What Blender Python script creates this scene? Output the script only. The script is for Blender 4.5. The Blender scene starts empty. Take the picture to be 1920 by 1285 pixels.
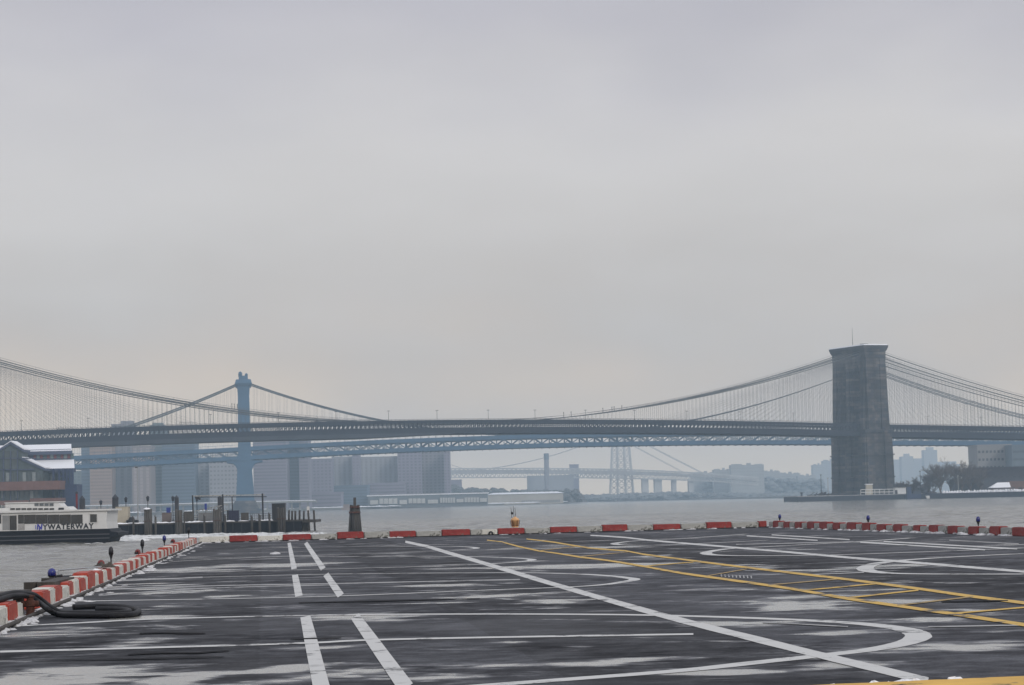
import bpy, bmesh, math, random
from mathutils import Vector, Matrix, noise
R = math.radians
random.seed(7)
scene = bpy.context.scene
COL = scene.collection

# ------------------------------------------------------------------ camera
FPX, CX, CY = 4300.0, 960.0, 642.5
CAM = Vector((0.0, 0.0, 4.0))
PITCH, ROLL = math.atan(297.5 / FPX), R(1.40)
_F = Vector((0, math.cos(PITCH), math.sin(PITCH)))
_R0, _U0 = Vector((1, 0, 0)), Vector((0, -math.sin(PITCH), math.cos(PITCH)))
_R = _R0 * math.cos(ROLL) - _U0 * math.sin(ROLL)
_U = _U0 * math.cos(ROLL) + _R0 * math.sin(ROLL)
cd = bpy.data.cameras.new('camera')
cam = bpy.data.objects.new('camera', cd)
COL.objects.link(cam)
m3 = Matrix((_R, _U, -_F)).transposed()
cam.matrix_world = Matrix.Translation(CAM) @ m3.to_4x4()
cd.sensor_width = 36.0
cd.sensor_fit = 'HORIZONTAL'
cd.lens = 36.0 * FPX / 1920.0
cd.clip_start, cd.clip_end = 0.5, 20000
scene.camera = cam

# ------------------------------------------------------------------ sky, sun, exposure
SUN_EL, SUN_AZ = R(28), R(145)          # azimuth clockwise from +Y: behind the camera to the right
world = bpy.data.worlds.new('World')
scene.world = world
world.use_nodes = True
nt = world.node_tree
nt.nodes.clear()
def N(tree, t, **kw):
    n = tree.nodes.new(t)
    for k, v in kw.items():
        setattr(n, k, v)
    return n
out = N(nt, 'ShaderNodeOutputWorld')
sky = N(nt, 'ShaderNodeTexSky')
sky.sky_type = 'NISHITA'
sky.sun_disc = False
sky.sun_elevation, sky.sun_rotation = SUN_EL, SUN_AZ
bg1 = N(nt, 'ShaderNodeBackground'); bg1.inputs[1].default_value = 0.06
nt.links.new(sky.outputs[0], bg1.inputs[0])
tc = N(nt, 'ShaderNodeTexCoord')
sep = N(nt, 'ShaderNodeSeparateXYZ')
nt.links.new(tc.outputs['Generated'], sep.inputs[0])
# slow, soft cloud bands shift the gradient up and down a little
mp = N(nt, 'ShaderNodeMapping'); mp.inputs['Scale'].default_value = (4.0, 4.0, 9.0)
nt.links.new(tc.outputs['Generated'], mp.inputs[0])
nz = N(nt, 'ShaderNodeTexNoise'); nz.inputs['Scale'].default_value = 1.3; nz.inputs['Detail'].default_value = 3.0
nt.links.new(mp.outputs[0], nz.inputs['Vector'])
ma = N(nt, 'ShaderNodeMath', operation='MULTIPLY_ADD')
ma.inputs[1].default_value = 0.12; ma.inputs[2].default_value = -0.06
nt.links.new(nz.outputs[0], ma.inputs[0])
ad = N(nt, 'ShaderNodeMath', operation='ADD')
nt.links.new(sep.outputs[2], ad.inputs[0]); nt.links.new(ma.outputs[0], ad.inputs[1])
ramp = N(nt, 'ShaderNodeValToRGB')
def srgb(r, g, b):
    f = lambda c: (c / 255 / 12.92) if c / 255 <= 0.04045 else ((c / 255 + 0.055) / 1.055) ** 2.4
    return (f(r), f(g), f(b))
cr = ramp.color_ramp
cr.interpolation = 'B_SPLINE'
stops = [(0.0, (0.98, 0.765, 0.53)), (0.04, (0.70, 0.59, 0.50)), (0.08, (0.54, 0.51, 0.495)),
         (0.145, (0.74, 0.715, 0.70)), (0.20, (0.545, 0.53, 0.57)),
         (0.26, (0.49, 0.48, 0.55)), (0.50, (0.74, 0.76, 0.84)), (1.0, (0.98, 1.0, 1.08))]
while len(cr.elements) < len(stops):
    cr.elements.new(0.5)
for e, (p, c) in zip(cr.elements, stops):
    e.position = p
    e.color = (*c, 1)
nt.links.new(ad.outputs[0], ramp.inputs[0])
mp2 = N(nt, 'ShaderNodeMapping'); mp2.inputs['Scale'].default_value = (7.0, 7.0, 22.0)
nt.links.new(tc.outputs['Generated'], mp2.inputs[0])
nz2 = N(nt, 'ShaderNodeTexNoise'); nz2.inputs['Scale'].default_value = 1.0; nz2.inputs['Detail'].default_value = 4.0
nt.links.new(mp2.outputs[0], nz2.inputs['Vector'])
mrc = N(nt, 'ShaderNodeMapRange')
for i_, v_ in enumerate((0.3, 0.7, 0.965, 1.035)): mrc.inputs[i_ + 1].default_value = v_
nt.links.new(nz2.outputs[0], mrc.inputs[0])
mot = N(nt, 'ShaderNodeMix', data_type='RGBA', blend_type='MULTIPLY'); mot.inputs[0].default_value = 1.0
nt.links.new(ramp.outputs[0], mot.inputs[6]); nt.links.new(mrc.outputs[0], mot.inputs[7])
bg2 = N(nt, 'ShaderNodeBackground'); bg2.inputs[1].default_value = 1.0
nt.links.new(mot.outputs[2], bg2.inputs[0])
mx = N(nt, 'ShaderNodeMixShader'); mx.inputs[0].default_value = 0.94
nt.links.new(bg1.outputs[0], mx.inputs[1]); nt.links.new(bg2.outputs[0], mx.inputs[2])
nt.links.new(mx.outputs[0], out.inputs[0])

sd = bpy.data.lights.new('sun', 'SUN')
sd.energy, sd.angle, sd.color = 1.3, R(16), (1.0, 0.93, 0.84)
so = bpy.data.objects.new('sun', sd)
COL.objects.link(so)
sdir = Vector((math.sin(SUN_AZ) * math.cos(SUN_EL), math.cos(SUN_AZ) * math.cos(SUN_EL), math.sin(SUN_EL)))
so.rotation_euler = sdir.to_track_quat('Z', 'Y').to_euler()
so.location = (40, -60, 60)

vs = scene.view_settings
scene.display_settings.display_device = 'sRGB'
vs.view_transform, vs.look, vs.exposure, vs.gamma = 'Standard', 'None', 0.0, 1.0
vs.use_curve_mapping = False
scene.render.engine = 'CYCLES'
cy = scene.cycles
cy.max_bounces, cy.diffuse_bounces, cy.glossy_bounces, cy.transmission_bounces = 6, 2, 3, 4
cy.volume_bounces = 4
cy.use_denoising = True
cy.use_adaptive_sampling = True
cy.adaptive_threshold = 0.01
cy.sample_clamp_indirect = 4.0

# ------------------------------------------------------------------ picture point -> place
def ray(px, py):
    return (_R * ((px - CX) / FPX) + _U * ((CY - py) / FPX) + _F)
def P(px, py, Y):                       # the point seen at (px, py) that lies Y metres ahead
    d = ray(px, py)
    return CAM + d * (Y / d.y)
def G(px, py, z=0.0):                   # the point seen at (px, py) on the level z
    d = ray(px, py)
    return CAM + d * ((z - CAM.z) / d.z)

# ------------------------------------------------------------------ materials
MATS = {}
def mat(name, color, rough=0.7, var=0.25, scale=3.0, metal=0.0, spec=0.4, bump=0.0, bscale=None, stain=None, coord='Object', stretch=None):
    if name in MATS:
        return MATS[name]
    m = bpy.data.materials.new(name)
    m.use_nodes = True
    t = m.node_tree
    b = t.nodes['Principled BSDF']
    b.inputs['Roughness'].default_value = rough
    b.inputs['Metallic'].default_value = metal
    b.inputs['Specular IOR Level'].default_value = spec
    c = N(t, 'ShaderNodeTexCoord')
    vec = c.outputs[coord]
    if stretch:
        mpn = N(t, 'ShaderNodeMapping'); mpn.inputs['Scale'].default_value = stretch
        t.links.new(vec, mpn.inputs[0]); vec = mpn.outputs[0]
    n = N(t, 'ShaderNodeTexNoise'); n.inputs['Scale'].default_value = scale; n.inputs['Detail'].default_value = 6.0
    n.inputs['Roughness'].default_value = 0.65
    t.links.new(vec, n.inputs['Vector'])
    mr = N(t, 'ShaderNodeMapRange'); mr.inputs[1].default_value = 0.3; mr.inputs[2].default_value = 0.7
    t.links.new(n.outputs[0], mr.inputs[0])
    mixn = N(t, 'ShaderNodeMix', data_type='RGBA')
    lo = [x * (1 - var) for x in color]; hi = [min(1, x * (1 + var * 0.6)) for x in color]
    mixn.inputs[6].default_value = (*lo, 1); mixn.inputs[7].default_value = (*hi, 1)
    t.links.new(mr.outputs[0], mixn.inputs[0])
    col = mixn.outputs[2]
    if stain:                           # (colour, noise scale, threshold): chips and dirt with their own shape
        sc, ss, st = stain
        n2 = N(t, 'ShaderNodeTexNoise'); n2.inputs['Scale'].default_value = ss; n2.inputs['Detail'].default_value = 8.0
        n2.inputs['Roughness'].default_value = 0.7
        t.links.new(vec, n2.inputs['Vector'])
        mr2 = N(t, 'ShaderNodeMapRange'); mr2.inputs[1].default_value = st; mr2.inputs[2].default_value = st + 0.05
        t.links.new(n2.outputs[0], mr2.inputs[0])
        mx2 = N(t, 'ShaderNodeMix', data_type='RGBA')
        mx2.inputs[7].default_value = (*sc, 1)
        t.links.new(col, mx2.inputs[6]); t.links.new(mr2.outputs[0], mx2.inputs[0])
        col = mx2.outputs[2]
    t.links.new(col, b.inputs['Base Color'])
    if bump:
        nb = N(t, 'ShaderNodeTexNoise'); nb.inputs['Scale'].default_value = bscale or scale * 4; nb.inputs['Detail'].default_value = 6.0
        t.links.new(vec, nb.inputs['Vector'])
        bp = N(t, 'ShaderNodeBump'); bp.inputs['Strength'].default_value = 0.6; bp.inputs['Distance'].default_value = bump
        t.links.new(nb.outputs[0], bp.inputs['Height'])
        t.links.new(bp.outputs[0], b.inputs['Normal'])
    MATS[name] = m
    return m

M_REDSHADE = mat('red kerb paint deepened for shade', (0.25, 0.020, 0.018), 0.6, 0.35, 4, stain=((0.16, 0.12, 0.10), 6, 0.57), bump=0.01)  # kerb red with shade put into the colour, hence deeper
M_ORANGE = mat('orange red kerb paint', (0.38, 0.052, 0.030), 0.6, 0.35, 4, stain=((0.24, 0.17, 0.13), 6, 0.57), bump=0.01)  # lighter, more orange red for the left row
M_WHITE = mat('white paint on concrete', (0.60, 0.59, 0.54), 0.6, 0.2, 4, stain=((0.18, 0.17, 0.14), 5, 0.57), bump=0.01)
M_GREYWHITE = mat('weathered grey white concrete', (0.36, 0.36, 0.34), 0.7, 0.25, 3, stain=((0.13, 0.13, 0.115), 4, 0.55), bump=0.01)
M_CONC = mat('old concrete', (0.22, 0.21, 0.19), 0.8, 0.3, 2, bump=0.02)
M_SNOW = mat('snow', (0.78, 0.79, 0.82), 0.6, 0.08, 6, bump=0.02)
M_OLDSNOW = mat('dirty melting snow', (0.56, 0.56, 0.57), 0.7, 0.45, 9, bump=0.03)
M_BLACKRUB = mat('black rubber', (0.008, 0.008, 0.010), 0.6, 0.3, 6, spec=0.25)
M_BLACK = mat('black painted steel', (0.02, 0.02, 0.024), 0.5, 0.3, 6)
M_DKTIMBER = mat('dark wet timber', (0.045, 0.038, 0.032), 0.7, 0.5, 2, bump=0.03, stretch=(3, 3, 0.4))
M_GREYTIMBER = mat('weathered grey timber', (0.075, 0.067, 0.058), 0.8, 0.5, 2, bump=0.03, stretch=(3, 3, 0.4))
M_RUST = mat('rusty iron', (0.075, 0.026, 0.016), 0.8, 0.5, 12, bump=0.01)
M_BLUEGLASS = mat('blue lamp glass', (0.012, 0.018, 0.16), 0.15, 0.2, 5, spec=0.6)
M_STEELBLUE = mat('bridge blue paint', (0.034, 0.100, 0.185), 0.6, 0.2, 0.05)
M_BBSTEEL = mat('bridge brown grey paint', (0.018, 0.024, 0.038), 0.7, 0.2, 0.1, spec=0.2)
M_BBDARK = mat('bridge shroud cloth', (0.035, 0.045, 0.062), 0.8, 0.3, 0.1)
M_CABLE = mat('grey cable', (0.075, 0.08, 0.08), 0.6, 0.15, 0.3)
M_WIRE = mat('grey wire rope', (0.11, 0.11, 0.12), 0.6, 0.15, 0.3)
M_WBSTEEL = mat('far bridge grey paled for haze', (0.44, 0.43, 0.42), 0.7, 0.2, 0.05)  # grey lightened so the colour itself adds to the haze
M_CREAM = mat('cream painted sheet', (0.42, 0.38, 0.30), 0.6, 0.15, 1.5)
M_WHITEMETAL = mat('white boat paint', (0.62, 0.62, 0.61), 0.4, 0.08, 1.0, stain=((0.38, 0.36, 0.33), 1.3, 0.66))
M_HULL = mat('black hull paint', (0.006, 0.006, 0.010), 0.6, 0.3, 1, spec=0.15)
M_GLASS = mat('dark window glass', (0.02, 0.022, 0.025), 0.08, 0.2, 1, spec=0.6)
M_LETTER = mat('black lettering', (0.015, 0.015, 0.02), 0.5, 0.1)
M_LETBLUE = mat('blue lettering', (0.03, 0.035, 0.33), 0.5, 0.1)
M_BRICKRED = mat('brick red cladding', (0.165, 0.085, 0.070), 0.8, 0.2, 0.6)
M_GREENGREY = mat('grey green cladding', (0.065, 0.085, 0.088), 0.6, 0.3, 0.4)
M_NAVY = mat('navy blue steel', (0.022, 0.038, 0.095), 0.6, 0.25, 0.5)
M_TRIM = mat('slate blue trim', (0.060, 0.075, 0.125), 0.6, 0.2, 0.5)
M_SIGNBLUE = mat('blue sign', (0.02, 0.04, 0.22), 0.5, 0.15)
M_LAMPGREEN = mat('dark lamp paint', (0.03, 0.035, 0.045), 0.5, 0.3, 4)
M_AMBER = mat('amber lantern shell', (0.62, 0.36, 0.17), 0.4, 0.2, 6)
M_BRUSH = mat('bare brown twigs', (0.115, 0.085, 0.068), 0.9, 0.4, 0.3)
M_LAND = mat('winter ground', (0.17, 0.17, 0.16), 0.9, 0.4, 0.02, stain=((0.5, 0.5, 0.5), 0.05, 0.6))
M_SEAWALL = mat('dark seawall stone', (0.045, 0.055, 0.075), 0.8, 0.3, 0.4)
M_FOAM = mat('white wake foam', (0.66, 0.67, 0.67), 0.6, 0.15, 2, bump=0.03)

def stone_material():
    m = bpy.data.materials.new('granite blocks'); m.use_nodes = True
    t = m.node_tree; b = t.nodes['Principled BSDF']
    c = N(t, 'ShaderNodeTexCoord')
    sp = N(t, 'ShaderNodeSeparateXYZ'); t.links.new(c.outputs['Object'], sp.inputs[0])
    a = N(t, 'ShaderNodeMath', operation='ADD'); t.links.new(sp.outputs[0], a.inputs[0]); t.links.new(sp.outputs[1], a.inputs[1])
    cb = N(t, 'ShaderNodeCombineXYZ'); t.links.new(a.outputs[0], cb.inputs[0]); t.links.new(sp.outputs[2], cb.inputs[1])
    br = N(t, 'ShaderNodeTexBrick')
    br.inputs['Scale'].default_value = 1.0
    br.inputs['Brick Width'].default_value = 3.4; br.inputs['Row Height'].default_value = 1.7
    br.inputs['Mortar Size'].default_value = 0.08
    br.inputs['Color1'].default_value = (0.105, 0.090, 0.080, 1); br.inputs['Color2'].default_value = (0.020, 0.028, 0.042, 1)
    br.inputs['Mortar'].default_value = (0.015, 0.018, 0.024, 1)
    t.links.new(cb.outputs[0], br.inputs['Vector'])
    n = N(t, 'ShaderNodeTexNoise'); n.inputs['Scale'].default_value = 0.12; n.inputs['Detail'].default_value = 8
    mpn = N(t, 'ShaderNodeMapping'); mpn.inputs['Scale'].default_value = (1, 1, 0.25)
    t.links.new(c.outputs['Object'], mpn.inputs[0]); t.links.new(mpn.outputs[0], n.inputs['Vector'])
    mr = N(t, 'ShaderNodeMapRange'); mr.inputs[1].default_value = 0.35; mr.inputs[2].default_value = 0.65
    mr.inputs[3].default_value = 0.40; mr.inputs[4].default_value = 1.3
    t.links.new(n.outputs[0], mr.inputs[0])
    ct = N(t, 'ShaderNodeTexNoise'); ct.inputs['Scale'].default_value = 1.0; ct.inputs['Detail'].default_value = 3
    mpc = N(t, 'ShaderNodeMapping'); mpc.inputs['Scale'].default_value = (0.03, 0.03, 0.42)
    t.links.new(c.outputs['Object'], mpc.inputs[0]); t.links.new(mpc.outputs[0], ct.inputs['Vector'])
    mrc_ = N(t, 'ShaderNodeMapRange')
    for i_, v_ in enumerate((0.35, 0.65, 0.55, 1.45)): mrc_.inputs[i_ + 1].default_value = v_
    t.links.new(ct.outputs[0], mrc_.inputs[0])
    mm = N(t, 'ShaderNodeMath', operation='MULTIPLY'); t.links.new(mr.outputs[0], mm.inputs[0]); t.links.new(mrc_.outputs[0], mm.inputs[1])
    mu = N(t, 'ShaderNodeMix', data_type='RGBA', blend_type='MULTIPLY'); mu.inputs[0].default_value = 1
    t.links.new(br.outputs[0], mu.inputs[6]); t.links.new(mm.outputs[0], mu.inputs[7])
    t.links.new(mu.outputs[2], b.inputs['Base Color'])
    bp = N(t, 'ShaderNodeBump'); bp.inputs['Distance'].default_value = 0.15; bp.inputs['Strength'].default_value = 0.8
    t.links.new(br.outputs['Fac'], bp.inputs['Height']); bp.invert = True
    t.links.new(bp.outputs[0], b.inputs['Normal'])
    b.inputs['Roughness'].default_value = 0.85
    return m
M_STONE = stone_material()

def water_material():
    m = bpy.data.materials.new('river water'); m.use_nodes = True
    t = m.node_tree; b = t.nodes['Principled BSDF']
    b.inputs['Base Color'].default_value = (0.17, 0.163, 0.14, 1)
    b.inputs['Roughness'].default_value = 0.12
    b.inputs['IOR'].default_value = 1.33
    c = N(t, 'ShaderNodeTexCoord')
    h = None
    for sc, st, amp in (((0.16, 0.30, 1), 1.0, 0.55), ((0.5, 0.8, 1), 1.0, 0.50), ((1.5, 1.9, 1), 1.0, 0.20)):
        mpn = N(t, 'ShaderNodeMapping'); mpn.inputs['Scale'].default_value = sc
        t.links.new(c.outputs['Object'], mpn.inputs[0])
        n = N(t, 'ShaderNodeTexNoise'); n.inputs['Scale'].default_value = st; n.inputs['Detail'].default_value = 3
        t.links.new(mpn.outputs[0], n.inputs['Vector'])
        mu = N(t, 'ShaderNodeMath', operation='MULTIPLY'); mu.inputs[1].default_value = amp
        t.links.new(n.outputs[0], mu.inputs[0])
        if h is None:
            h = mu.outputs[0]
        else:
            a = N(t, 'ShaderNodeMath', operation='ADD'); t.links.new(h, a.inputs[0]); t.links.new(mu.outputs[0], a.inputs[1]); h = a.outputs[0]
    bp = N(t, 'ShaderNodeBump'); bp.inputs['Distance'].default_value = 1.5
    t.links.new(h, bp.inputs['Height'])
    gp_ = N(t, 'ShaderNodeMapping'); gp_.inputs['Scale'].default_value = (0.075, 0.035, 1)   # gusts roughen the water in patches
    t.links.new(c.outputs['Object'], gp_.inputs[0])
    gn = N(t, 'ShaderNodeTexNoise'); gn.inputs['Scale'].default_value = 1.0; gn.inputs['Detail'].default_value = 5
    t.links.new(gp_.outputs[0], gn.inputs['Vector'])
    gr = N(t, 'ShaderNodeMapRange')
    for i_, v_ in enumerate((0.40, 0.60, 0.40, 1.0)): gr.inputs[i_ + 1].default_value = v_
    t.links.new(gn.outputs[0], gr.inputs[0]); t.links.new(gr.outputs[0], bp.inputs['Strength'])
    t.links.new(bp.outputs[0], b.inputs['Normal'])
    return m
M_WATER = water_material()

def deck_material():
    m = bpy.data.materials.new('wet icy asphalt'); m.use_nodes = True
    t = m.node_tree; b = t.nodes['Principled BSDF']
    c = N(t, 'ShaderNodeTexCoord')
    def nz(scale, detail=6, rough=0.6, stretch=None, dist=0.0):
        v = c.outputs['Object']
        if stretch:
            q = N(t, 'ShaderNodeMapping'); q.inputs['Scale'].default_value = stretch
            t.links.new(v, q.inputs[0]); v = q.outputs[0]
        n = N(t, 'ShaderNodeTexNoise'); n.inputs['Scale'].default_value = scale
        n.inputs['Detail'].default_value = detail; n.inputs['Roughness'].default_value = rough
        n.inputs['Distortion'].default_value = dist
        t.links.new(v, n.inputs['Vector']); return n.outputs[0]
    def mrange(s, a, b2, c2=0.0, d=1.0):
        n = N(t, 'ShaderNodeMapRange')
        for i, v in enumerate((a, b2, c2, d)):
            n.inputs[i + 1].default_value = v
        t.links.new(s, n.inputs[0]); return n.outputs[0]
    def op(o, a, b2):
        n = N(t, 'ShaderNodeMath', operation=o)
        for i, v in enumerate((a, b2)):
            if isinstance(v, (int, float)): n.inputs[i].default_value = v
            else: t.links.new(v, n.inputs[i])
        return n.outputs[0]
    big = nz(0.30, 5, 0.6, dist=0.8)
    mid = nz(0.95, 9, 0.70, stretch=(0.7, 1.0, 1))
    fine = nz(3.0, 6, 0.6)
    streak = nz(1.0, 7, 0.65, stretch=(0.14, 1.1, 1), dist=0.4)
    s = op('ADD', op('ADD', op('MULTIPLY', big, 0.44), op('MULTIPLY', mid, 0.34)), op('MULTIPLY', streak, 0.22))
    # larger sheets of thin ice lie at these places on the deck; the noise frays their edges
    zone = None
    for (px_, py_, w_, h_) in ((150, 1183, 330, 22), (270, 1160, 150, 14), (300, 1141, 140, 14), (240, 1211, 120, 26), (130, 1255, 260, 26), (60, 1278, 260, 16), (335, 1276, 110, 18), (560, 1253, 130, 16),
                               (600, 1215, 160, 12), (690, 1255, 230, 26), (800, 1272, 200, 18), (590, 1196, 120, 8), (1060, 1130, 130, 16), (1100, 1213, 160, 18), (1180, 1238, 220, 22), (1370, 1168, 220, 14), (1330, 1262, 260, 22),
                               (1600, 1245, 300, 24), (1800, 1215, 260, 26), (1560, 1190, 160, 12), (1500, 1140, 200, 14), (1680, 1128, 160, 10), (1340, 1108, 220, 12), (300, 1110, 150, 14), (330, 1068, 140, 10), (1850, 1150, 150, 10),
                               (880, 1096, 200, 9), (1090, 1062, 260, 8), (1400, 1062, 200, 8), (500, 1060, 200, 7), (1700, 1060, 240, 7), (1180, 1026, 200, 5)):
        c0_, c1_, c2_ = G(px_, py_, 2.4), G(px_ + w_ / 2, py_, 2.4), G(px_, py_ - h_ / 2, 2.4)
        q = N(t, 'ShaderNodeMapping', vector_type='POINT')
        rx_, ry_ = (c1_ - c0_).length, (c2_ - c0_).length
        q.inputs['Scale'].default_value = (1 / rx_, 1 / ry_, 0.0); q.inputs['Location'].default_value = (-c0_.x / rx_, -c0_.y / ry_, 0)
        t.links.new(c.outputs['Object'], q.inputs[0])
        ln = N(t, 'ShaderNodeVectorMath', operation='LENGTH'); t.links.new(q.outputs[0], ln.inputs[0])
        f_ = mrange(ln.outputs['Value'], 1.5, 0.2, 0.0, 1.0)
        zone = f_ if zone is None else op('MAXIMUM', zone, f_)
    s = op('ADD', op('SUBTRACT', s, 0.024), op('MULTIPLY', zone, 0.095))
    sheen = mrange(nz(0.16, 5, 0.6, dist=0.5), 0.42, 0.62, 0.0, 0.30)    # broad areas that are merely wet
    film = op('MAXIMUM', mrange(s, 0.505, 0.565), sheen)                       # films of melt water and thin ice
    ice = mrange(s, 0.553, 0.569)
    damp = mrange(op('ADD', op('MULTIPLY', mid, 0.6), op('MULTIPLY', fine, 0.4)), 0.40, 0.60)
    # paving lanes laid side by side, each a little different, and coarse grit
    sp_ = N(t, 'ShaderNodeSeparateXYZ'); t.links.new(c.outputs['Object'], sp_.inputs[0])
    lane = N(t, 'ShaderNodeTexWhiteNoise', noise_dimensions='1D')
    fl = op('FLOOR', op('ADD', op('MULTIPLY', op('ADD', sp_.outputs[0], op('MULTIPLY', sp_.outputs[1], 0.11)), 0.36), op('MULTIPLY', fine, 0.05)), 0)
    t.links.new(fl, lane.inputs['W'])
    grit = mrange(nz(38, 3, 0.8), 0.3, 0.7, 0.55, 1.6)
    tone = op('MULTIPLY', mrange(lane.outputs[0], 0, 1, 0.70, 1.45), grit)
    base = N(t, 'ShaderNodeMix', data_type='RGBA')
    base.inputs[6].default_value = (0.016, 0.0165, 0.020, 1); base.inputs[7].default_value = (0.058, 0.060, 0.068, 1)
    t.links.new(damp, base.inputs[0])
    b2 = N(t, 'ShaderNodeMix', data_type='RGBA'); b2.inputs[7].default_value = (0.36, 0.35, 0.32, 1)
    tm = N(t, 'ShaderNodeMix', data_type='RGBA', blend_type='MULTIPLY'); tm.inputs[0].default_value = 1.0
    t.links.new(base.outputs[2], tm.inputs[6]); t.links.new(tone, tm.inputs[7])
    t.links.new(tm.outputs[2], b2.inputs[6]); t.links.new(op('MULTIPLY', ice, 0.85), b2.inputs[0])
    t.links.new(b2.outputs[2], b.inputs['Base Color'])
    t.links.new(mrange(op('MAXIMUM', film, op('MULTIPLY', damp, 0.25)), 0, 1, 0.85, 0.16), b.inputs['Roughness'])
    t.links.new(mrange(op('MAXIMUM', film, op('MULTIPLY', damp, 0.2)), 0, 1, 0.06, 0.45), b.inputs['Specular IOR Level'])
    bp = N(t, 'ShaderNodeBump'); bp.inputs['Distance'].default_value = 0.004; bp.inputs['Strength'].default_value = 0.6
    t.links.new(nz(14, 8, 0.7), bp.inputs['Height'])
    t.links.new(bp.outputs[0], b.inputs['Normal'])
    return m
M_DECK = deck_material()

def paint_material(name, colr, worn, th):
    m = bpy.data.materials.new(name); m.use_nodes = True
    t = m.node_tree; b = t.nodes['Principled BSDF']
    c = N(t, 'ShaderNodeTexCoord')
    n = N(t, 'ShaderNodeTexNoise'); n.inputs['Scale'].default_value = 2.2; n.inputs['Detail'].default_value = 9; n.inputs['Roughness'].default_value = 0.7
    t.links.new(c.outputs['Object'], n.inputs['Vector'])
    mr = N(t, 'ShaderNodeMapRange'); mr.inputs[1].default_value = th; mr.inputs[2].default_value = th + 0.18
    t.links.new(n.outputs[0], mr.inputs[0])
    n3 = N(t, 'ShaderNodeTexNoise'); n3.inputs['Scale'].default_value = 1.1; n3.inputs['Detail'].default_value = 12; n3.inputs['Roughness'].default_value = 0.78
    t.links.new(c.outputs['Object'], n3.inputs['Vector'])
    mr3 = N(t, 'ShaderNodeMapRange'); mr3.inputs[1].default_value = 0.555; mr3.inputs[2].default_value = 0.60
    t.links.new(n3.outputs[0], mr3.inputs[0])
    chip = N(t, 'ShaderNodeMix', data_type='RGBA'); chip.inputs[7].default_value = (0.06, 0.06, 0.065, 1)
    mx_ = N(t, 'ShaderNodeMix', data_type='RGBA')
    mx_.inputs[6].default_value = (*colr, 1); mx_.inputs[7].default_value = (*worn, 1)
    t.links.new(mr.outputs[0], mx_.inputs[0]); t.links.new(mx_.outputs[2], chip.inputs[6]); t.links.new(mr3.outputs[0], chip.inputs[0]); t.links.new(chip.outputs[2], b.inputs['Base Color'])
    b.inputs['Roughness'].default_value = 0.65; b.inputs['Specular IOR Level'].default_value = 0.25
    return m
M_LINE = paint_material('worn white road paint', (0.52, 0.52, 0.51), (0.26, 0.26, 0.26), 0.54)
M_THIN = paint_material('thin grey white road paint', (0.34, 0.34, 0.34), (0.12, 0.12, 0.12), 0.50)
M_YELLOW = paint_material('worn yellow road paint', (0.56, 0.36, 0.08), (0.32, 0.24, 0.12), 0.52)
M_PALEYEL = paint_material('pale worn yellow paint', (0.36, 0.25, 0.10), (0.15, 0.12, 0.08), 0.48)

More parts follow.
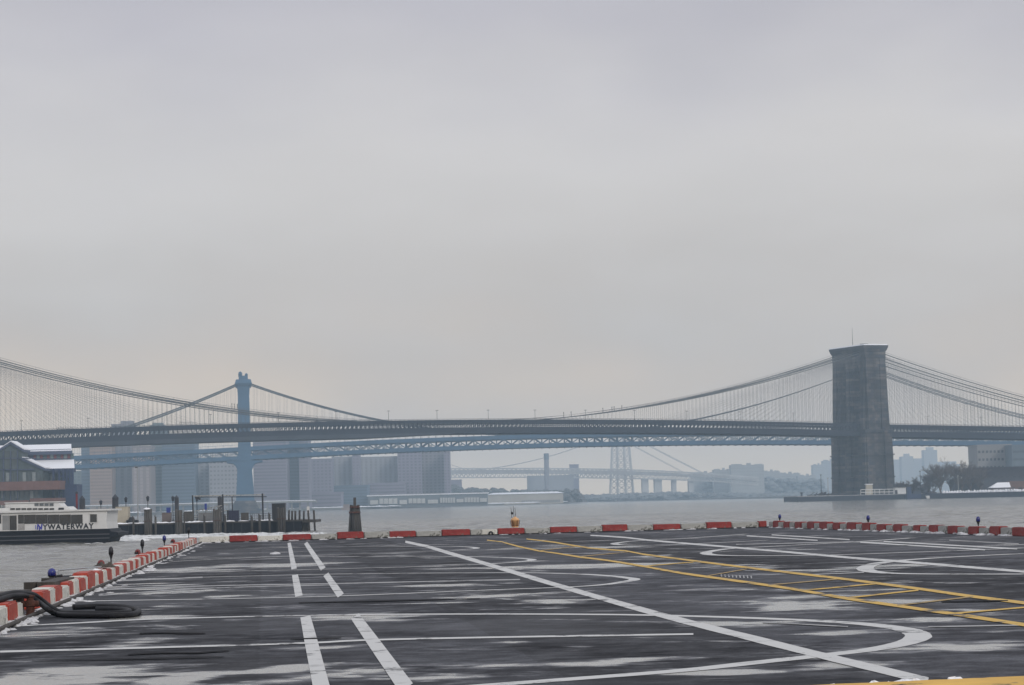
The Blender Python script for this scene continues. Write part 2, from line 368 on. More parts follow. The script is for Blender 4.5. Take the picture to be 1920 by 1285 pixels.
# ------------------------------------------------------------------ building blocks
ORG = {}
def origin(o):
    return ORG.get(o.name, Vector((0, 0, 0)))
class MB:
    def __init__(s):
        s.v, s.f = [], []
    def add(s, vs_, fs):
        k = len(s.v)
        s.v += [Vector(v) for v in vs_]
        s.f += [tuple(i + k for i in f) for f in fs]
        return s
    def hexa(s, b, t):                  # bottom and top quads
        return s.add(list(b) + list(t), [(3, 2, 1, 0), (4, 5, 6, 7), (0, 1, 5, 4), (1, 2, 6, 5), (2, 3, 7, 6), (3, 0, 4, 7)])
    def box(s, x0, x1, y0, y1, z0, z1):
        return s.hexa([(x0, y0, z0), (x1, y0, z0), (x1, y1, z0), (x0, y1, z0)], [(x0, y0, z1), (x1, y0, z1), (x1, y1, z1), (x0, y1, z1)])
    def tube(s, pts, r, n=6, caps=True):
        pts = [Vector(p) for p in pts]
        rs = r if isinstance(r, (list, tuple)) else [r] * len(pts)
        rings = []
        prev = None
        for i, p in enumerate(pts):
            a = pts[max(0, i - 1)]; b = pts[min(len(pts) - 1, i + 1)]
            d = (b - a)
            d = d.normalized() if d.length > 1e-9 else Vector((0, 0, 1))
            if prev is None:
                ref = Vector((0, 0, 1)) if abs(d.z) < 0.9 else Vector((1, 0, 0))
                u = d.cross(ref).normalized()
            else:
                u = (prev - d * prev.dot(d)).normalized()
            prev = u
            w = d.cross(u)
            rings.append([p + (u * math.cos(2 * math.pi * k / n) + w * math.sin(2 * math.pi * k / n)) * rs[i] for k in range(n)])
        vs_ = [q for rg in rings for q in rg]
        fs = []
        for i in range(len(pts) - 1):
            for k in range(n):
                a, b2 = i * n + k, i * n + (k + 1) % n
                fs.append((a, b2, b2 + n, a + n))
        if caps:
            fs.append(tuple(range(n - 1, -1, -1)))
            fs.append(tuple(range((len(pts) - 1) * n, len(pts) * n)))
        return s.add(vs_, fs)
    def lathe(s, c, prof, n=10):        # profile of (radius, height)
        c = Vector(c)
        return s.tube([c + Vector((0, 0, z)) for _, z in prof], [max(r, 0.001) for r, _ in prof], n)
    def prism(s, poly, d):              # a planar outline pushed along d
        n = len(poly); d = Vector(d)
        p = [Vector(q) for q in poly]
        return s.add(p + [q + d for q in p], [tuple(range(n - 1, -1, -1)), tuple(range(n, 2 * n))] + [(i, (i + 1) % n, (i + 1) % n + n, i + n) for i in range(n)])
    def beam(s, a, b, w, h=None):       # square bar
        a, b = Vector(a), Vector(b); h = h or w
        d = (b - a).normalized()
        ref = Vector((0, 0, 1)) if abs(d.z) < 0.95 else Vector((0, 1, 0))
        u = d.cross(ref).normalized() * (w / 2); q = u.cross(d).normalized() * (h / 2)
        return s.hexa([a - u - q, a + u - q, a + u + q, a - u + q], [b - u - q, b + u - q, b + u + q, b - u + q])
    def blob(s, c, rx, ry, rz, seed=0, n=7, rings=4):
        c = Vector(c)
        vs_, fs = [], []
        rnd = random.Random(seed)
        for i in range(rings):
            ph = (i / (rings - 1)) * math.pi / 2
            for k in range(n):
                th = 2 * math.pi * k / n
                j = 0.75 + 0.5 * rnd.random()
                vs_.append(c + Vector((rx * math.cos(ph) * math.cos(th) * j, ry * math.cos(ph) * math.sin(th) * j, rz * math.sin(ph) * (0.8 + 0.4 * rnd.random()))))
        for i in range(rings - 1):
            for k in range(n):
                a, b2 = i * n + k, i * n + (k + 1) % n
                fs.append((a, b2, b2 + n, a + n))
        fs.append(tuple(range((rings - 1) * n, rings * n)))
        return s.add(vs_, fs)
    def mesh(s, name, material, org=Vector((0, 0, 0)), smooth=False, fix=True):
        me = bpy.data.meshes.new(name)
        me.from_pydata([v - org for v in s.v], [], s.f)
        if fix:
            bm = bmesh.new(); bm.from_mesh(me); bmesh.ops.recalc_face_normals(bm, faces=bm.faces[:]); bm.to_mesh(me); bm.free()
        me.materials.append(material)
        if smooth:
            for p in me.polygons:
                p.use_smooth = True
        me.update()
        return me
    def skew(s):                        # the end wall of the hall stands oblique to its front
        for v in s.v:
            if v.x > xr - 2.5: v.x += xr * (v.y - (YP + 4)) / YP * 1.05
        return s
    def build(s, name, material, parent=None, smooth=False, kind=None, label=None, org=None, fix=True):
        og = origin(parent) if parent is not None else (Vector(org) if org is not None else Vector((0, 0, 0)))
        o = bpy.data.objects.new(name, s.mesh(name, material, og, smooth, fix))
        COL.objects.link(o)
        if parent is not None:
            o.parent = parent
            ORG[o.name] = og
        else:
            o.location = og; ORG[o.name] = og
        if kind: o['kind'] = kind
        if label: o['label'] = label
        return o
def tag(o, label=None, cat=None, group=None, kind=None):
    for k, v in (('label', label), ('category', cat), ('group', group), ('kind', kind)):
        if v: o[k] = v
    return o
def thing(name, loc, label, cat, group=None):
    o = bpy.data.objects.new(name, None)
    o.empty_display_size = 0.3
    COL.objects.link(o)
    o.location = loc
    ORG[o.name] = Vector(loc)
    return tag(o, label, cat, group)
def dup(o, loc, rot=None, label=None, scale=None):
    r = o.copy(); COL.objects.link(r)
    r.location = loc; ORG[r.name] = Vector(loc)
    if rot is not None: r.rotation_euler = rot
    if scale is not None: r.scale = scale
    if label: r['label'] = label
    for ch in o.children:
        c = ch.copy(); COL.objects.link(c); c.parent = r
        for g in ch.children:
            d = g.copy(); COL.objects.link(d); d.parent = c
    return r
ORD = ['first', 'second', 'third', 'fourth', 'fifth', 'sixth', 'seventh', 'eighth', 'ninth', 'tenth', 'eleventh', 'twelfth', 'thirteenth',
       'fourteenth', 'fifteenth', 'sixteenth', 'seventeenth', 'eighteenth', 'nineteenth', 'twentieth', 'twenty-first', 'twenty-second',
       'twenty-third', 'twenty-fourth', 'twenty-fifth', 'twenty-sixth', 'twenty-seventh', 'twenty-eighth', 'twenty-ninth', 'thirtieth']

# ================================================================== SETTING
def box_obj(name, x0, x1, y0, y1, z0, z1, material, label):
    return tag(MB().box(x0, x1, y0, y1, z0, z1).build(name, material), label, None, None, 'structure')

# water: one sheet to the horizon, with real waves in the near reach
def make_water():
    mb = MB()
    X0, X1, Y0, Y1, S = -130.0, 130.0, 20.0, 620.0, 1.1
    nx, ny = int((X1 - X0) / S), int((Y1 - Y0) / S)
    vsx = []
    for j in range(ny + 1):
        y = Y0 + (Y1 - Y0) * j / ny
        for i in range(nx + 1):
            x = X0 + (X1 - X0) * i / nx
            e = min(1, min(x - X0, X1 - x, y - Y0) / 12, (Y1 - y) / 220)
            h = 0.0
            if e > 0:
                h = 0.30 * noise.noise((x * 0.08, y * 0.12, 0)) + 0.42 * noise.noise((x * 0.20, y * 0.30, 3.1)) + 0.22 * noise.noise((x * 0.6, y * 0.7, 7.7))
            vsx.append((x, y, h * e * 0.8))
    fs = [(j * (nx + 1) + i, j * (nx + 1) + i + 1, (j + 1) * (nx + 1) + i + 1, (j + 1) * (nx + 1) + i) for j in range(ny) for i in range(nx)]
    mb.add(vsx, fs)
    B = 4700.0
    for a in ([(-2900, -40, 0), (2900, -40, 0), (2900, Y0, 0), (-2900, Y0, 0)], [(-2900, Y0, 0), (X0, Y0, 0), (X0, Y1, 0), (-2900, Y1, 0)],
              [(X1, Y0, 0), (2900, Y0, 0), (2900, Y1, 0), (X1, Y1, 0)], [(-2900, Y1, 0), (2900, Y1, 0), (2900, B, 0), (-2900, B, 0)]):
        mb.add(a, [(0, 1, 2, 3)])
    o = mb.build('water', M_WATER, smooth=True, fix=False)
    tag(o, 'grey choppy river water between the deck and the bridges', None, None, 'structure')
make_water()

ZD = 2.4
A = G(371, 1019, ZD); B_ = G(1441, 989, ZD)
L0 = G(0, 1178, ZD); R0p = G(1920, 1006, ZD)
dl = (L0 - A).normalized(); dr = (R0p - B_).normalized(); df = (B_ - A).normalized()
LN = A + dl * (A.y + 4) / abs(dl.y); RN = B_ + dr * (B_.y + 4) / abs(dr.y)
def deck():
    mb = MB()
    ol = [A - dl * 0.6 - df * 0.5, B_ - dr * 0.6 + df * 0.5, RN + df * 0.5, LN - df * 0.5]
    ol = [Vector((p.x, p.y, ZD)) for p in ol]
    mb.prism([p - Vector((0, 0, 0.9)) for p in ol], (0, 0, 0.9))
    o = mb.build('pier_deck', M_DECK)
    tag(o, 'wet dark asphalt landing deck streaked with ice and melt water', None, None, 'structure')
    return o
DECK = deck()
LIFT = [0.004]
def cr(p0, p1, p2, p3, t):
    return 0.5 * ((2 * p1) + (p2 - p0) * t + (2 * p0 - 5 * p1 + 4 * p2 - p3) * t * t + (3 * p1 - p0 - 3 * p2 + p3) * t ** 3)
def line(pts, material, name, width=None):      # (x, y, thickness) as seen, or a constant painted width in metres; laid flat on the deck
    z = ZD + LIFT[0]
    LIFT[0] += 0.0002
    Q = [G(p[0], p[1], z) for p in pts] if width else [Vector((p[0], p[1], 0)) for p in pts]
    th = [p[2] * (0.84 if name == YL else 1.0) for p in pts]
    q, tt = [], []
    for i in range(len(Q) - 1):
        p0, p1, p2, p3 = Q[max(0, i - 1)], Q[i], Q[i + 1], Q[min(len(Q) - 1, i + 2)]
        k = (8 if width else max(1, min(8, int((p2 - p1).length / 25)))) if len(Q) > 2 else 3
        for j in range(k):
            t = j / k
            q.append(cr(p0, p1, p2, p3, t) if len(Q) > 2 else p1.lerp(p2, t))
            tt.append(th[i] * (1 - t) + th[i + 1] * t)
    q.append(Q[-1]); tt.append(th[-1])
    vs_ = []
    for i, p in enumerate(q):
        d = (q[min(i + 1, len(q) - 1)] - q[max(i - 1, 0)]).normalized()
        j = 1 + 0.10 * noise.noise((i * 0.7, LIFT[0] * 9000, 0))
        nrm = Vector((-d.y, d.x, 0)) * (width or tt[i]) * 0.5 * j
        for sgn in (-1, 1):
            w = p + nrm * sgn
            vs_.append(w if width else G(w.x, w.y, z))
    fs = [(2 * i, 2 * i + 1, 2 * i + 3, 2 * i + 2) for i in range(len(q) - 1)]
    return MB().add(vs_, fs).build(name, material, DECK, fix=True)
WL, YL = 'white_line', 'yellow_line'
line([(28, 1174, 4), (150, 1168, 4), (300, 1160.5, 3.6), (600, 1153.5, 3.4), (900, 1151.5, 3.4), (1150, 1152.5, 3.6), (1300, 1155.5, 4), (1450, 1160.5, 5), (1580, 1167, 7), (1650, 1173, 10), (1700, 1181, 24), (1722, 1192, 46), (1702, 1204, 24), (1640, 1217, 11), (1540, 1229, 8), (1420, 1242, 7), (1280, 1257, 6.5), (1080, 1272.5, 6), (860, 1289, 6)], M_LINE, WL, 0.3)
line([(380, 1082.5, 2.4), (560, 1078, 2.4), (700, 1075.5, 2.4), (960, 1074, 2.6), (1070, 1076, 3), (1130, 1079, 4), (1172, 1083, 9), (1190, 1086.5, 20), (1170, 1091, 9), (1130, 1096.5, 5), (1060, 1101, 4), (900, 1107, 3.4), (650, 1117, 3.2), (500, 1121, 3), (400, 1123, 3), (138, 1127.5, 3)], M_LINE, WL, 0.24)
line([(213, 1089.5, 2.2), (380, 1082.5, 2.2)], M_THIN, WL)
line([(320, 1053, 1.6), (450, 1047, 1.8), (560, 1044, 1.8), (800, 1043.4, 2), (907, 1044.5, 2), (975, 1047, 4), (998, 1050, 11), (975, 1053.5, 5), (940, 1056, 3.4), (873, 1059.5, 2.6), (640, 1066.5, 2.4), (440, 1071, 2.2), (285, 1073.5, 2)], M_LINE, WL, 0.24)
line([(440, 1030, 1.4), (640, 1025, 1.6), (820, 1024.6, 1.6), (873, 1025.5, 2.4), (894, 1028, 8), (870, 1030.5, 3), (813, 1033.4, 2), (640, 1039.5, 1.8), (380, 1047, 1.8), (340, 1048.5, 1.6)], M_LINE, WL, 0.24)
line([(177, 1106.5, 1.8), (380, 1099, 1.8), (640, 1094, 1.8), (975, 1086.7, 2)], M_THIN, WL)
line([(185, 1117, 1.4), (380, 1103.5, 1.6), (620, 1097, 1.6)], M_THIN, WL)
line([(0, 1222, 3.6), (240, 1215.5, 3.2), (567, 1206, 3), (680, 1200.5, 3), (900, 1195.5, 3), (1300, 1189, 3)], M_LINE, WL)
line([(760, 1016, 4), (800, 1024.5, 5), (845, 1038, 6), (890, 1051, 6.5), (1060, 1102, 8), (1250, 1156, 10), (1400, 1194, 11.5), (1540, 1229, 12.5), (1640, 1253, 13.5), (1740, 1277, 14)], M_LINE, WL)
for seg in ([(542, 1018, 6), (551.5, 1067, 10.5)], [(553, 1078, 11), (560.5, 1118, 14.5)], [(572.5, 1156, 18), (603, 1290, 33)],
            [(573, 1018, 7), (606, 1067, 11)], [(611, 1077, 11), (639, 1117, 14)], [(665.5, 1155.5, 18), (762, 1290, 30)]):
    line(seg, M_LINE, WL)
line([(1920, 1038, 2.6), (1747, 1046.7, 3), (1663, 1054, 4.5), (1632, 1060, 9), (1622, 1067, 30), (1640, 1072.5, 9), (1690, 1075.6, 5), (1780, 1076.5, 4), (1922, 1076.5, 3.6)], M_LINE, WL, 0.36)
line([(1713, 1008.5, 1.4), (1607, 1016, 1.8), (1440, 1025, 2.2), (1367, 1029, 3), (1332, 1034, 7), (1324, 1038, 20), (1345, 1041, 5), (1413, 1042, 3), (1547, 1041, 2.8), (1713, 1035.5, 2.4), (1847, 1030.5, 2.2), (1922, 1027.5, 2)], M_LINE, WL, 0.34)
line([(1400, 1001.5, 1.2), (1280, 1010, 1.6), (1200, 1014, 2), (1162, 1017.4, 4), (1152, 1020, 12), (1170, 1022, 4), (1223, 1022.4, 2.2), (1280, 1020.8, 2), (1440, 1013, 1.6)], M_LINE, WL, 0.3)
line([(1107, 1004, 2), (1173, 1008, 2.4), (1213, 1012.7, 2.6), (1280, 1018.6, 3), (1380, 1027, 3), (1513, 1038.5, 3.4), (1613, 1047.5, 3.8), (1697, 1053.5, 4), (1780, 1060.5, 4.2), (1922, 1072, 4.6)], M_LINE, WL)
line([(1400, 1005, 1.6), (1533, 1013.4, 1.8)], M_LINE, WL)
line([(1447, 1003, 1.6), (1593, 1012, 1.8)], M_LINE, WL)
line([(1613, 1017, 2), (1847, 1031, 2.2)], M_LINE, WL)
line([(1657, 1015.4, 2), (1907, 1029.4, 2.4)], M_LINE, WL)
line([(1380, 1021, 1.4), (1600, 1016, 1.6)], M_THIN, WL)
line([(1780, 1013, 1.4), (1910, 1020, 1.8)], M_THIN, WL)
line([(1520, 1077.5, 1.8), (1620, 1073.6, 1.8)], M_THIN, WL)
line([(1430, 1166.5, 2), (1590, 1175, 2)], M_THIN, WL)
line([(1740, 1175.5, 2), (1920, 1172, 2.2)], M_THIN, WL)
line([(913, 1013, 2), (940, 1016, 2.2), (973, 1025, 3), (1010, 1033, 3.2), (1040, 1037, 2.6), (1087, 1044.5, 3.6), (1140, 1051, 3.4), (1207, 1062, 4), (1280, 1075, 4.4), (1380, 1089, 5), (1487, 1104.5, 5.4), (1587, 1122, 6), (1680, 1135.5, 6), (1800, 1153, 7), (1924, 1172, 7.4)], M_YELLOW, YL)
line([(987, 1010.7, 2), (1040, 1017, 2.6), (1107, 1028, 3), (1173, 1033, 2.6), (1207, 1039.5, 3.2), (1280, 1049, 3.4), (1390, 1063, 4), (1513, 1077.5, 4.6), (1597, 1087.5, 5), (1730, 1105, 5.4), (1813, 1117, 6), (1924, 1131, 6.4)], M_YELLOW, YL)
for seg, m_ in (([(1590, 1121, 3), (1722, 1106.6, 3)], M_YELLOW), ([(1507, 1107, 2.6), (1642, 1094.6, 2.4)], M_YELLOW), ([(1440, 1097, 2.2), (1570, 1086, 2)], M_PALEYEL),
                ([(1682, 1135, 3), (1825, 1118.6, 2.6)], M_PALEYEL), ([(1790, 1150, 3), (1924, 1138.6, 3)], M_YELLOW), ([(1207, 1061.6, 1.8), (1300, 1054, 1.6)], M_YELLOW),
                ([(1325, 1080, 1.8), (1400, 1067, 1.6)], M_PALEYEL), ([(1087, 1043.6, 1.4), (1180, 1035, 1.3)], M_PALEYEL), ([(1010, 1032.6, 1.2), (1080, 1025, 1.2)], M_PALEYEL)):
    line(seg, m_, YL)
M_CRACK = mat('dark crack filler', (0.010, 0.010, 0.012), 0.8, 0.2, 3, spec=0.1)
for pts_ in ([(262, 1187.5, 2.0), (300, 1186, 2.6), (335, 1187, 2.2), (385, 1187.5, 1.4)], [(240, 1227, 1.6), (300, 1224, 2.2), (372, 1224, 2.4), (400, 1221.5, 2.4), (430, 1220, 1.6)],
             [(545, 1198, 1.4), (600, 1196.5, 2.0), (640, 1195.5, 1.4)], [(1765, 1128, 1.6), (1830, 1127, 3), (1890, 1126, 1.6)], [(560, 1130, 1.2), (700, 1127, 1.6), (900, 1122, 1.2)], [(60, 1238, 1.2), (200, 1236, 1.6), (420, 1231, 1.2)]):
    line(pts_, M_CRACK, 'pavement_crack')
for k in range(9):                      # a row of worn painted dashes between the yellow lines
    x = 1352 + k * 7
    line([(x, 1077 + k * 0.35, 2.2), (x + 1.2, 1082 + k * 0.35, 2.4)], M_THIN, 'painted_dash')

# ------------------------------------------------------------------ land and haze
M_HAZE = bpy.data.materials.new('river haze'); M_HAZE.use_nodes = True
ht = M_HAZE.node_tree
ht.nodes.clear()
ho = N(ht, 'ShaderNodeOutputMaterial')
hv = N(ht, 'ShaderNodeVolumePrincipled')
hv.inputs['Color'].default_value = (0.64, 0.835, 1.0, 1)
hv.inputs['Density'].default_value = 0.00023
hv.inputs['Anisotropy'].default_value = 0.0
ht.links.new(hv.outputs[0], ho.inputs['Volume'])
hz = MB().box(-3000, 3000, -60, 4780, -6, 112).build('haze', M_HAZE)
tag(hz, 'pale blue winter haze lying over the whole river', None, None, 'stuff')

def shore(name, pts, ztop, label, wall_mat=None):
    base = [Vector((p[0], p[1], -3.0)) for p in pts]
    o = MB().prism(base, (0, 0, ztop + 3.0)).build(name, wall_mat or M_LAND)
    return tag(o, label, None, None, 'structure')
# Manhattan bank running away behind the blue bridge, and the Brooklyn bank on the right
def gx(px, Y): return P(px, 940, Y).x
shore('land', [(gx(-300, 1150), 1150), (gx(60, 1500), 1500), (gx(400, 1930), 1930), (gx(640, 2060), 2060), (gx(915, 2350), 2350), (gx(1060, 2500), 2500), (gx(1075, 2900), 2900), (gx(900, 4650), 4650), (-2800, 4650), (-2800, 1150)], 2.2, 'snowy far bank under the apartment towers')
shore('land', [(gx(1040, 3900), 3900), (gx(1140, 3250), 3250), (gx(1330, 2900), 2900), (gx(1480, 2450), 2450), (gx(1560, 1900), 1900), (gx(1640, 1400), 1400), (gx(1700, 1285), 1285), (gx(1780, 1250), 1250), (gx(2100, 1190), 1190), (2800, 1190), (2800, 4650), (gx(1010, 4650), 4650)], 2.2, 'far bank behind the stone tower')

# ================================================================== STONE SUSPENSION BRIDGE (near)
TB = P(1619, 936, 1254); TB.z = 0
TM = P(-97, 960, 1062); TM.z = 0
AX = (TB - TM); LB = AX.length; AX.normalize()
TV = Vector((-AX.y, AX.x, 0))
def W(u, v, z): return Vector((TM.x, TM.y, 0)) + AX * u + TV * v + Vector((0, 0, z))
bridge = thing('suspension_bridge', W(LB / 2, 0, 0), 'nearer suspension bridge with the big stone tower, brown deck and four cables', 'bridge')
def zt(u):                              # top of the deck truss
    s = (u - LB / 2) / LB
    if abs(s) <= 0.5: return 45.5 - 4.4 * (2 * s) ** 2
    return 41.1 - (abs(s) - 0.5) * LB * 0.024
def bbox(mb, u0, u1, v0, v1, z0a, z0b, z1a, z1b):
    mb.hexa([W(u0, v0, z0a), W(u1, v0, z0b), W(u1, v1, z0b), W(u0, v1, z0a)], [W(u0, v0, z1a), W(u1, v0, z1b), W(u1, v1, z1b), W(u0, v1, z1a)])
U0, U1 = -60.0, LB + 270.0
NP = int((U1 - U0) / 2.3)
floor, chord, lat, rail = MB(), MB(), MB(), MB()
for k in range(0, NP, 4):
    ua, ub = U0 + k * 2.3, U0 + (k + 4) * 2.3
    a, b = zt(ua), zt(ub)
    bbox(floor, ua, ub, -12.8, 12.8, a - 5.6, b - 5.6, a - 4.6, b - 4.6)
    for v in (-13.0, 12.8):
        bbox(chord, ua, ub, v, v + 0.4, a - 7.0, b - 7.0, a - 4.0, b - 4.0)
        bbox(chord, ua, ub, v, v + 0.4, a - 1.75, b - 1.75, a - 0.5, b - 0.5)
    for v in (-5.0, 4.8):
        bbox(chord, ua, ub, v, v + 0.3, a - 0.35, b - 0.35, a + 0.1, b + 0.1)
    for vv in (-13, -6, 0, 6, 12):       # cross girders
        pass
    bbox(floor, ua + 1, ua + 1.5, -12.6, 12.6, a - 6.9, a - 6.9, a - 5.7, a - 5.7)
for k in range(NP):
    ua, ub = U0 + k * 2.3, U0 + (k + 1) * 2.3
    a, b = zt(ua), zt(ub)
    for v in (-12.8, 12.8):
        lat.beam(W(ua, v, a - 4.1), W(ua, v, a - 1.6), 0.45)
        lat.beam(W(ua, v, a - 4.1), W(ub, v, b - 1.6), 0.28)
    for v in (-4.9, 4.9):
        lat.beam(W(ua, v, a - 4.6), W(ua, v, a - 0.3), 0.22)
    rail.beam(W(ua, -12.8, a - 0.5), W(ua, -12.8, a + 0.25), 0.18)
for k in range(0, NP, 4):
    ua, ub = U0 + k * 2.3, U0 + (k + 4) * 2.3
    rail.beam(W(ua, -12.8, zt(ua) + 0.25), W(ub, -12.8, zt(ub) + 0.25), 0.15)
floor.build('roadway', M_BBSTEEL, bridge)
chord.build('deck_girder', M_BBSTEEL, bridge)
lat.build('truss_lattice', M_BBSTEEL, bridge, kind='stuff', fix=False)
rail.build('railing', M_BBSTEEL, bridge, kind='stuff', fix=False)
shr = MB()
us, ue = 30.0, (P(835, 812, 1150).x - TM.x) / AX.x
for k in range(30):
    ua, ub = us + (ue - us) * k / 30, us + (ue - us) * (k + 1) / 30
    ta, tb = min(1.5, (30 - k) * 0.25), min(1.5, (29 - k) * 0.25)
    bbox(shr, ua, ub, -13.3, 13.2, zt(ua) - 7.05 - ta, zt(ub) - 7.05 - tb, zt(ua) - 6.6, zt(ub) - 6.6)
shr.build('painting_shroud', M_BBDARK, bridge, label='dark work platform slung under the left half of the deck')
# main cables
SAD = 81.5
def zc(u):
    if 0 <= u <= LB:
        s = (u - LB / 2) / (LB / 2)
        return 43.6 + (SAD - 43.6) * s * s
    t = (u - LB) / 284.0 if u > LB else -u / 284.0
    return SAD + (27.0 - SAD) * t - 4 * 8.5 * t * (1 - t)
VC = (-12.9, -3.4, 3.4, 12.9)
for v in VC:
    pts = [W(-60 + (LB + 330) * k / 150, v * (0.8 + 0.2 * min(1, abs((-60 + (LB + 330) * k / 150) - LB / 2) / (LB / 2))), zc(-60 + (LB + 330) * k / 150)) for k in range(151)]
    MB().tube(pts, 0.24, 6).build('main_cable', M_CABLE, bridge, smooth=True)
    r_ = MB()
    for dv in (-0.35, 0.35):
        r_.tube([p + TV * dv + Vector((0, 0, 1.1)) for p in pts], 0.035, 4)
    for p in pts[::3]:
        for dv in (-0.35, 0.35):
            r_.tube([p + TV * dv, p + TV * dv + Vector((0, 0, 1.1))], 0.03, 3)
    r_.build('cable_handrail', M_WIRE, bridge, kind='stuff', fix=False)
sus, stay = MB(), MB()
for v in VC:
    for k in range(int((LB + 300) / 2.3)):
        u = -40 + k * 2.3
        if abs(u) < 5 or abs(u - LB) < 5: continue
        if zc(u) > zt(u) + 0.5:
            sus.tube([W(u, v, zt(u) - 1), W(u, v, zc(u))], 0.034, 3, caps=False)
    for tu in (0, LB):
        for sg in (-1, 1):
            for k in range(1, 26):
                u = tu + sg * (9 + k * 4.6)
                if U0 < u < U1 and zt(u) < zc(u) - 1:
                    stay.tube([W(tu + sg * 4, v, 79), W(u, v, zt(u) - 1)], 0.024, 3, caps=False)
sus.build('suspender_rope', M_WIRE, bridge, kind='stuff', fix=False)
stay.build('diagonal_stay', M_WIRE, bridge, kind='stuff', fix=False)

def stone_tower(u0, root):
    W0 = globals()['W']
    def W(u, v, z): return W0(u0 + (u - u0) * 0.93, v * 0.83, z)
    def ring(hu, hv, z): return [W(u0 - hu, -hv, z), W(u0 + hu, -hv, z), W(u0 + hu, hv, z), W(u0 - hu, hv, z)]
    lo = MB()
    lo.hexa(ring(10.0, 22.6, -3), ring(9.9, 22.4, 4))
    lo.hexa(ring(8.3, 21.3, 4), ring(7.9, 20.7, 36.5))
    lo.build('base_block', M_STONE, root)
    # three pairs of buttresses on the faces, corner piers on the ends
    bt = MB()
    for v in (-17.2, 0, 17.2):
        for sg in (-1, 1):
            hv = 3.6 if v == 0 else 3.9
            bt.hexa([W(u0 + sg * 7.5, v - hv, 4), W(u0 + sg * 10.0, v - hv, 4), W(u0 + sg * 10.0, v + hv, 4), W(u0 + sg * 7.5, v + hv, 4)],
                    [W(u0 + sg * 7.5, v - hv, 36.4), W(u0 + sg * 9.2, v - hv, 36.4), W(u0 + sg * 9.2, v + hv, 36.4), W(u0 + sg * 7.5, v + hv, 36.4)])
    for sg in (-1, 1):
        for uu in (-6.1, 6.1):
            bt.hexa([W(u0 + uu - 2.6, sg * 20.5, 4), W(u0 + uu + 2.6, sg * 20.5, 4), W(u0 + uu + 2.6, sg * 22.8, 4), W(u0 + uu - 2.6, sg * 22.8, 4)],
                    [W(u0 + uu - 2.4, sg * 20.2, 36.4), W(u0 + uu + 2.4, sg * 20.2, 36.4), W(u0 + uu + 2.4, sg * 21.8, 36.4), W(u0 + uu - 2.4, sg * 21.8, 36.4)])
    bt.build('buttress', M_STONE, root)
    # string course at the roadway
    sc_ = MB().hexa(ring(9.7, 22.4, 36.4), ring(9.5, 22.2, 38.0))
    sc_.build('string_course', M_STONE, root)
    for zc_ in (12.0, 24.0):
        MB().hexa(ring(9.75, 22.35, zc_), ring(9.75, 22.35, zc_ + 0.6)).build('ledge', M_STONE, root)
    for v, hv in ((-17.0, 3.9), (0, 3.3), (17.0, 3.9)):
        pr = MB()
        pr.hexa([W(u0 - 7.3, v - hv, 38), W(u0 + 7.3, v - hv, 38), W(u0 + 7.3, v + hv, 38), W(u0 - 7.3, v + hv, 38)],
                [W(u0 - 6.4, v - hv + .3, 76.99), W(u0 + 6.4, v - hv + .3, 76.99), W(u0 + 6.4, v + hv - .3, 76.99), W(u0 - 6.4, v + hv - .3, 76.99)])
        for sg in (-1, 1):
            pr.hexa([W(u0 + sg * 7.0, v - 2.2, 38), W(u0 + sg * 9.0, v - 2.2, 38), W(u0 + sg * 9.0, v + 2.2, 38), W(u0 + sg * 7.0, v + 2.2, 38)],
                    [W(u0 + sg * 6.0, v - 2.0, 77), W(u0 + sg * 7.6, v - 2.0, 77), W(u0 + sg * 7.6, v + 2.0, 77), W(u0 + sg * 6.0, v + 2.0, 77)])
        if v:
            s = 1 if v > 0 else -1
            for uu in (-4.6, 4.6):
                pr.hexa([W(u0 + uu - 2.2, s * 20.6, 38), W(u0 + uu + 2.2, s * 20.6, 38), W(u0 + uu + 2.2, s * 21.7, 38), W(u0 + uu - 2.2, s * 21.7, 38)],
                        [W(u0 + uu - 2.0, s * 20.2, 77), W(u0 + uu + 2.0, s * 20.2, 77), W(u0 + uu + 2.0, s * 20.9, 77), W(u0 + uu - 2.0, s * 20.9, 77)])
        pr.build('pier_shaft', M_STONE, root)
    # pointed arch heads
    for vc in (-8.3, 8.3):
        ar = MB()
        half = 5.2
        pts = []
        for k in range(9):
            t = k / 8
            pts.append((vc - half + half * t, 64.5 + 11.0 * math.sin(t * math.pi / 2) ** 0.9))
        pts += [(2 * vc - a, z) for a, z in reversed(pts[:-1])]
        for (va, za), (vb, zb) in zip(pts[:-1], pts[1:]):
            ar.hexa([W(u0 - 6.3, va, za), W(u0 + 6.3, va, za), W(u0 + 6.3, vb, zb), W(u0 - 6.3, vb, zb)], [W(u0 - 6.2, va, 77.2), W(u0 + 6.2, va, 77.2), W(u0 + 6.2, vb, 77.2), W(u0 - 6.2, vb, 77.2)])
        ar.build('arch_head', M_STONE, root)
    up = MB().hexa(ring(7.0, 20.6, 77.0), ring(7.0, 20.6, 80.2))
    up.build('frieze', M_STONE, root)
    co = MB()
    for hu, hv, z0, z1 in ((7.4, 21.0, 80.2, 81.0), (7.8, 21.4, 81.0, 82.0), (8.2, 21.8, 82.0, 83.4)):
        co.hexa(ring(hu, hv, z0), ring(hu + 0.15, hv + 0.15, z1))
    co.build('cornice', M_STONE, root)
    MB().hexa(ring(8.3, 21.9, 83.4), ring(7.9, 21.5, 84.0)).build('snow_cover', M_SNOW, root)
stone_tower(LB, bridge)
MB().tube([W(LB - 1, 4, 83.5), W(LB - 1, 4, 94.5)], [0.16, 0.07], 5).build('flagpole', M_BLACK, bridge)
hub = MB()
hub.box(W(LB, -6, 0).x - 2, W(LB, -6, 0).x + 2.0, W(LB, -6, 0).y - 1.5, W(LB, -6, 0).y + 1.5, 83.6, 85.0)
hub.build('roof_hatch', M_STONE, bridge)
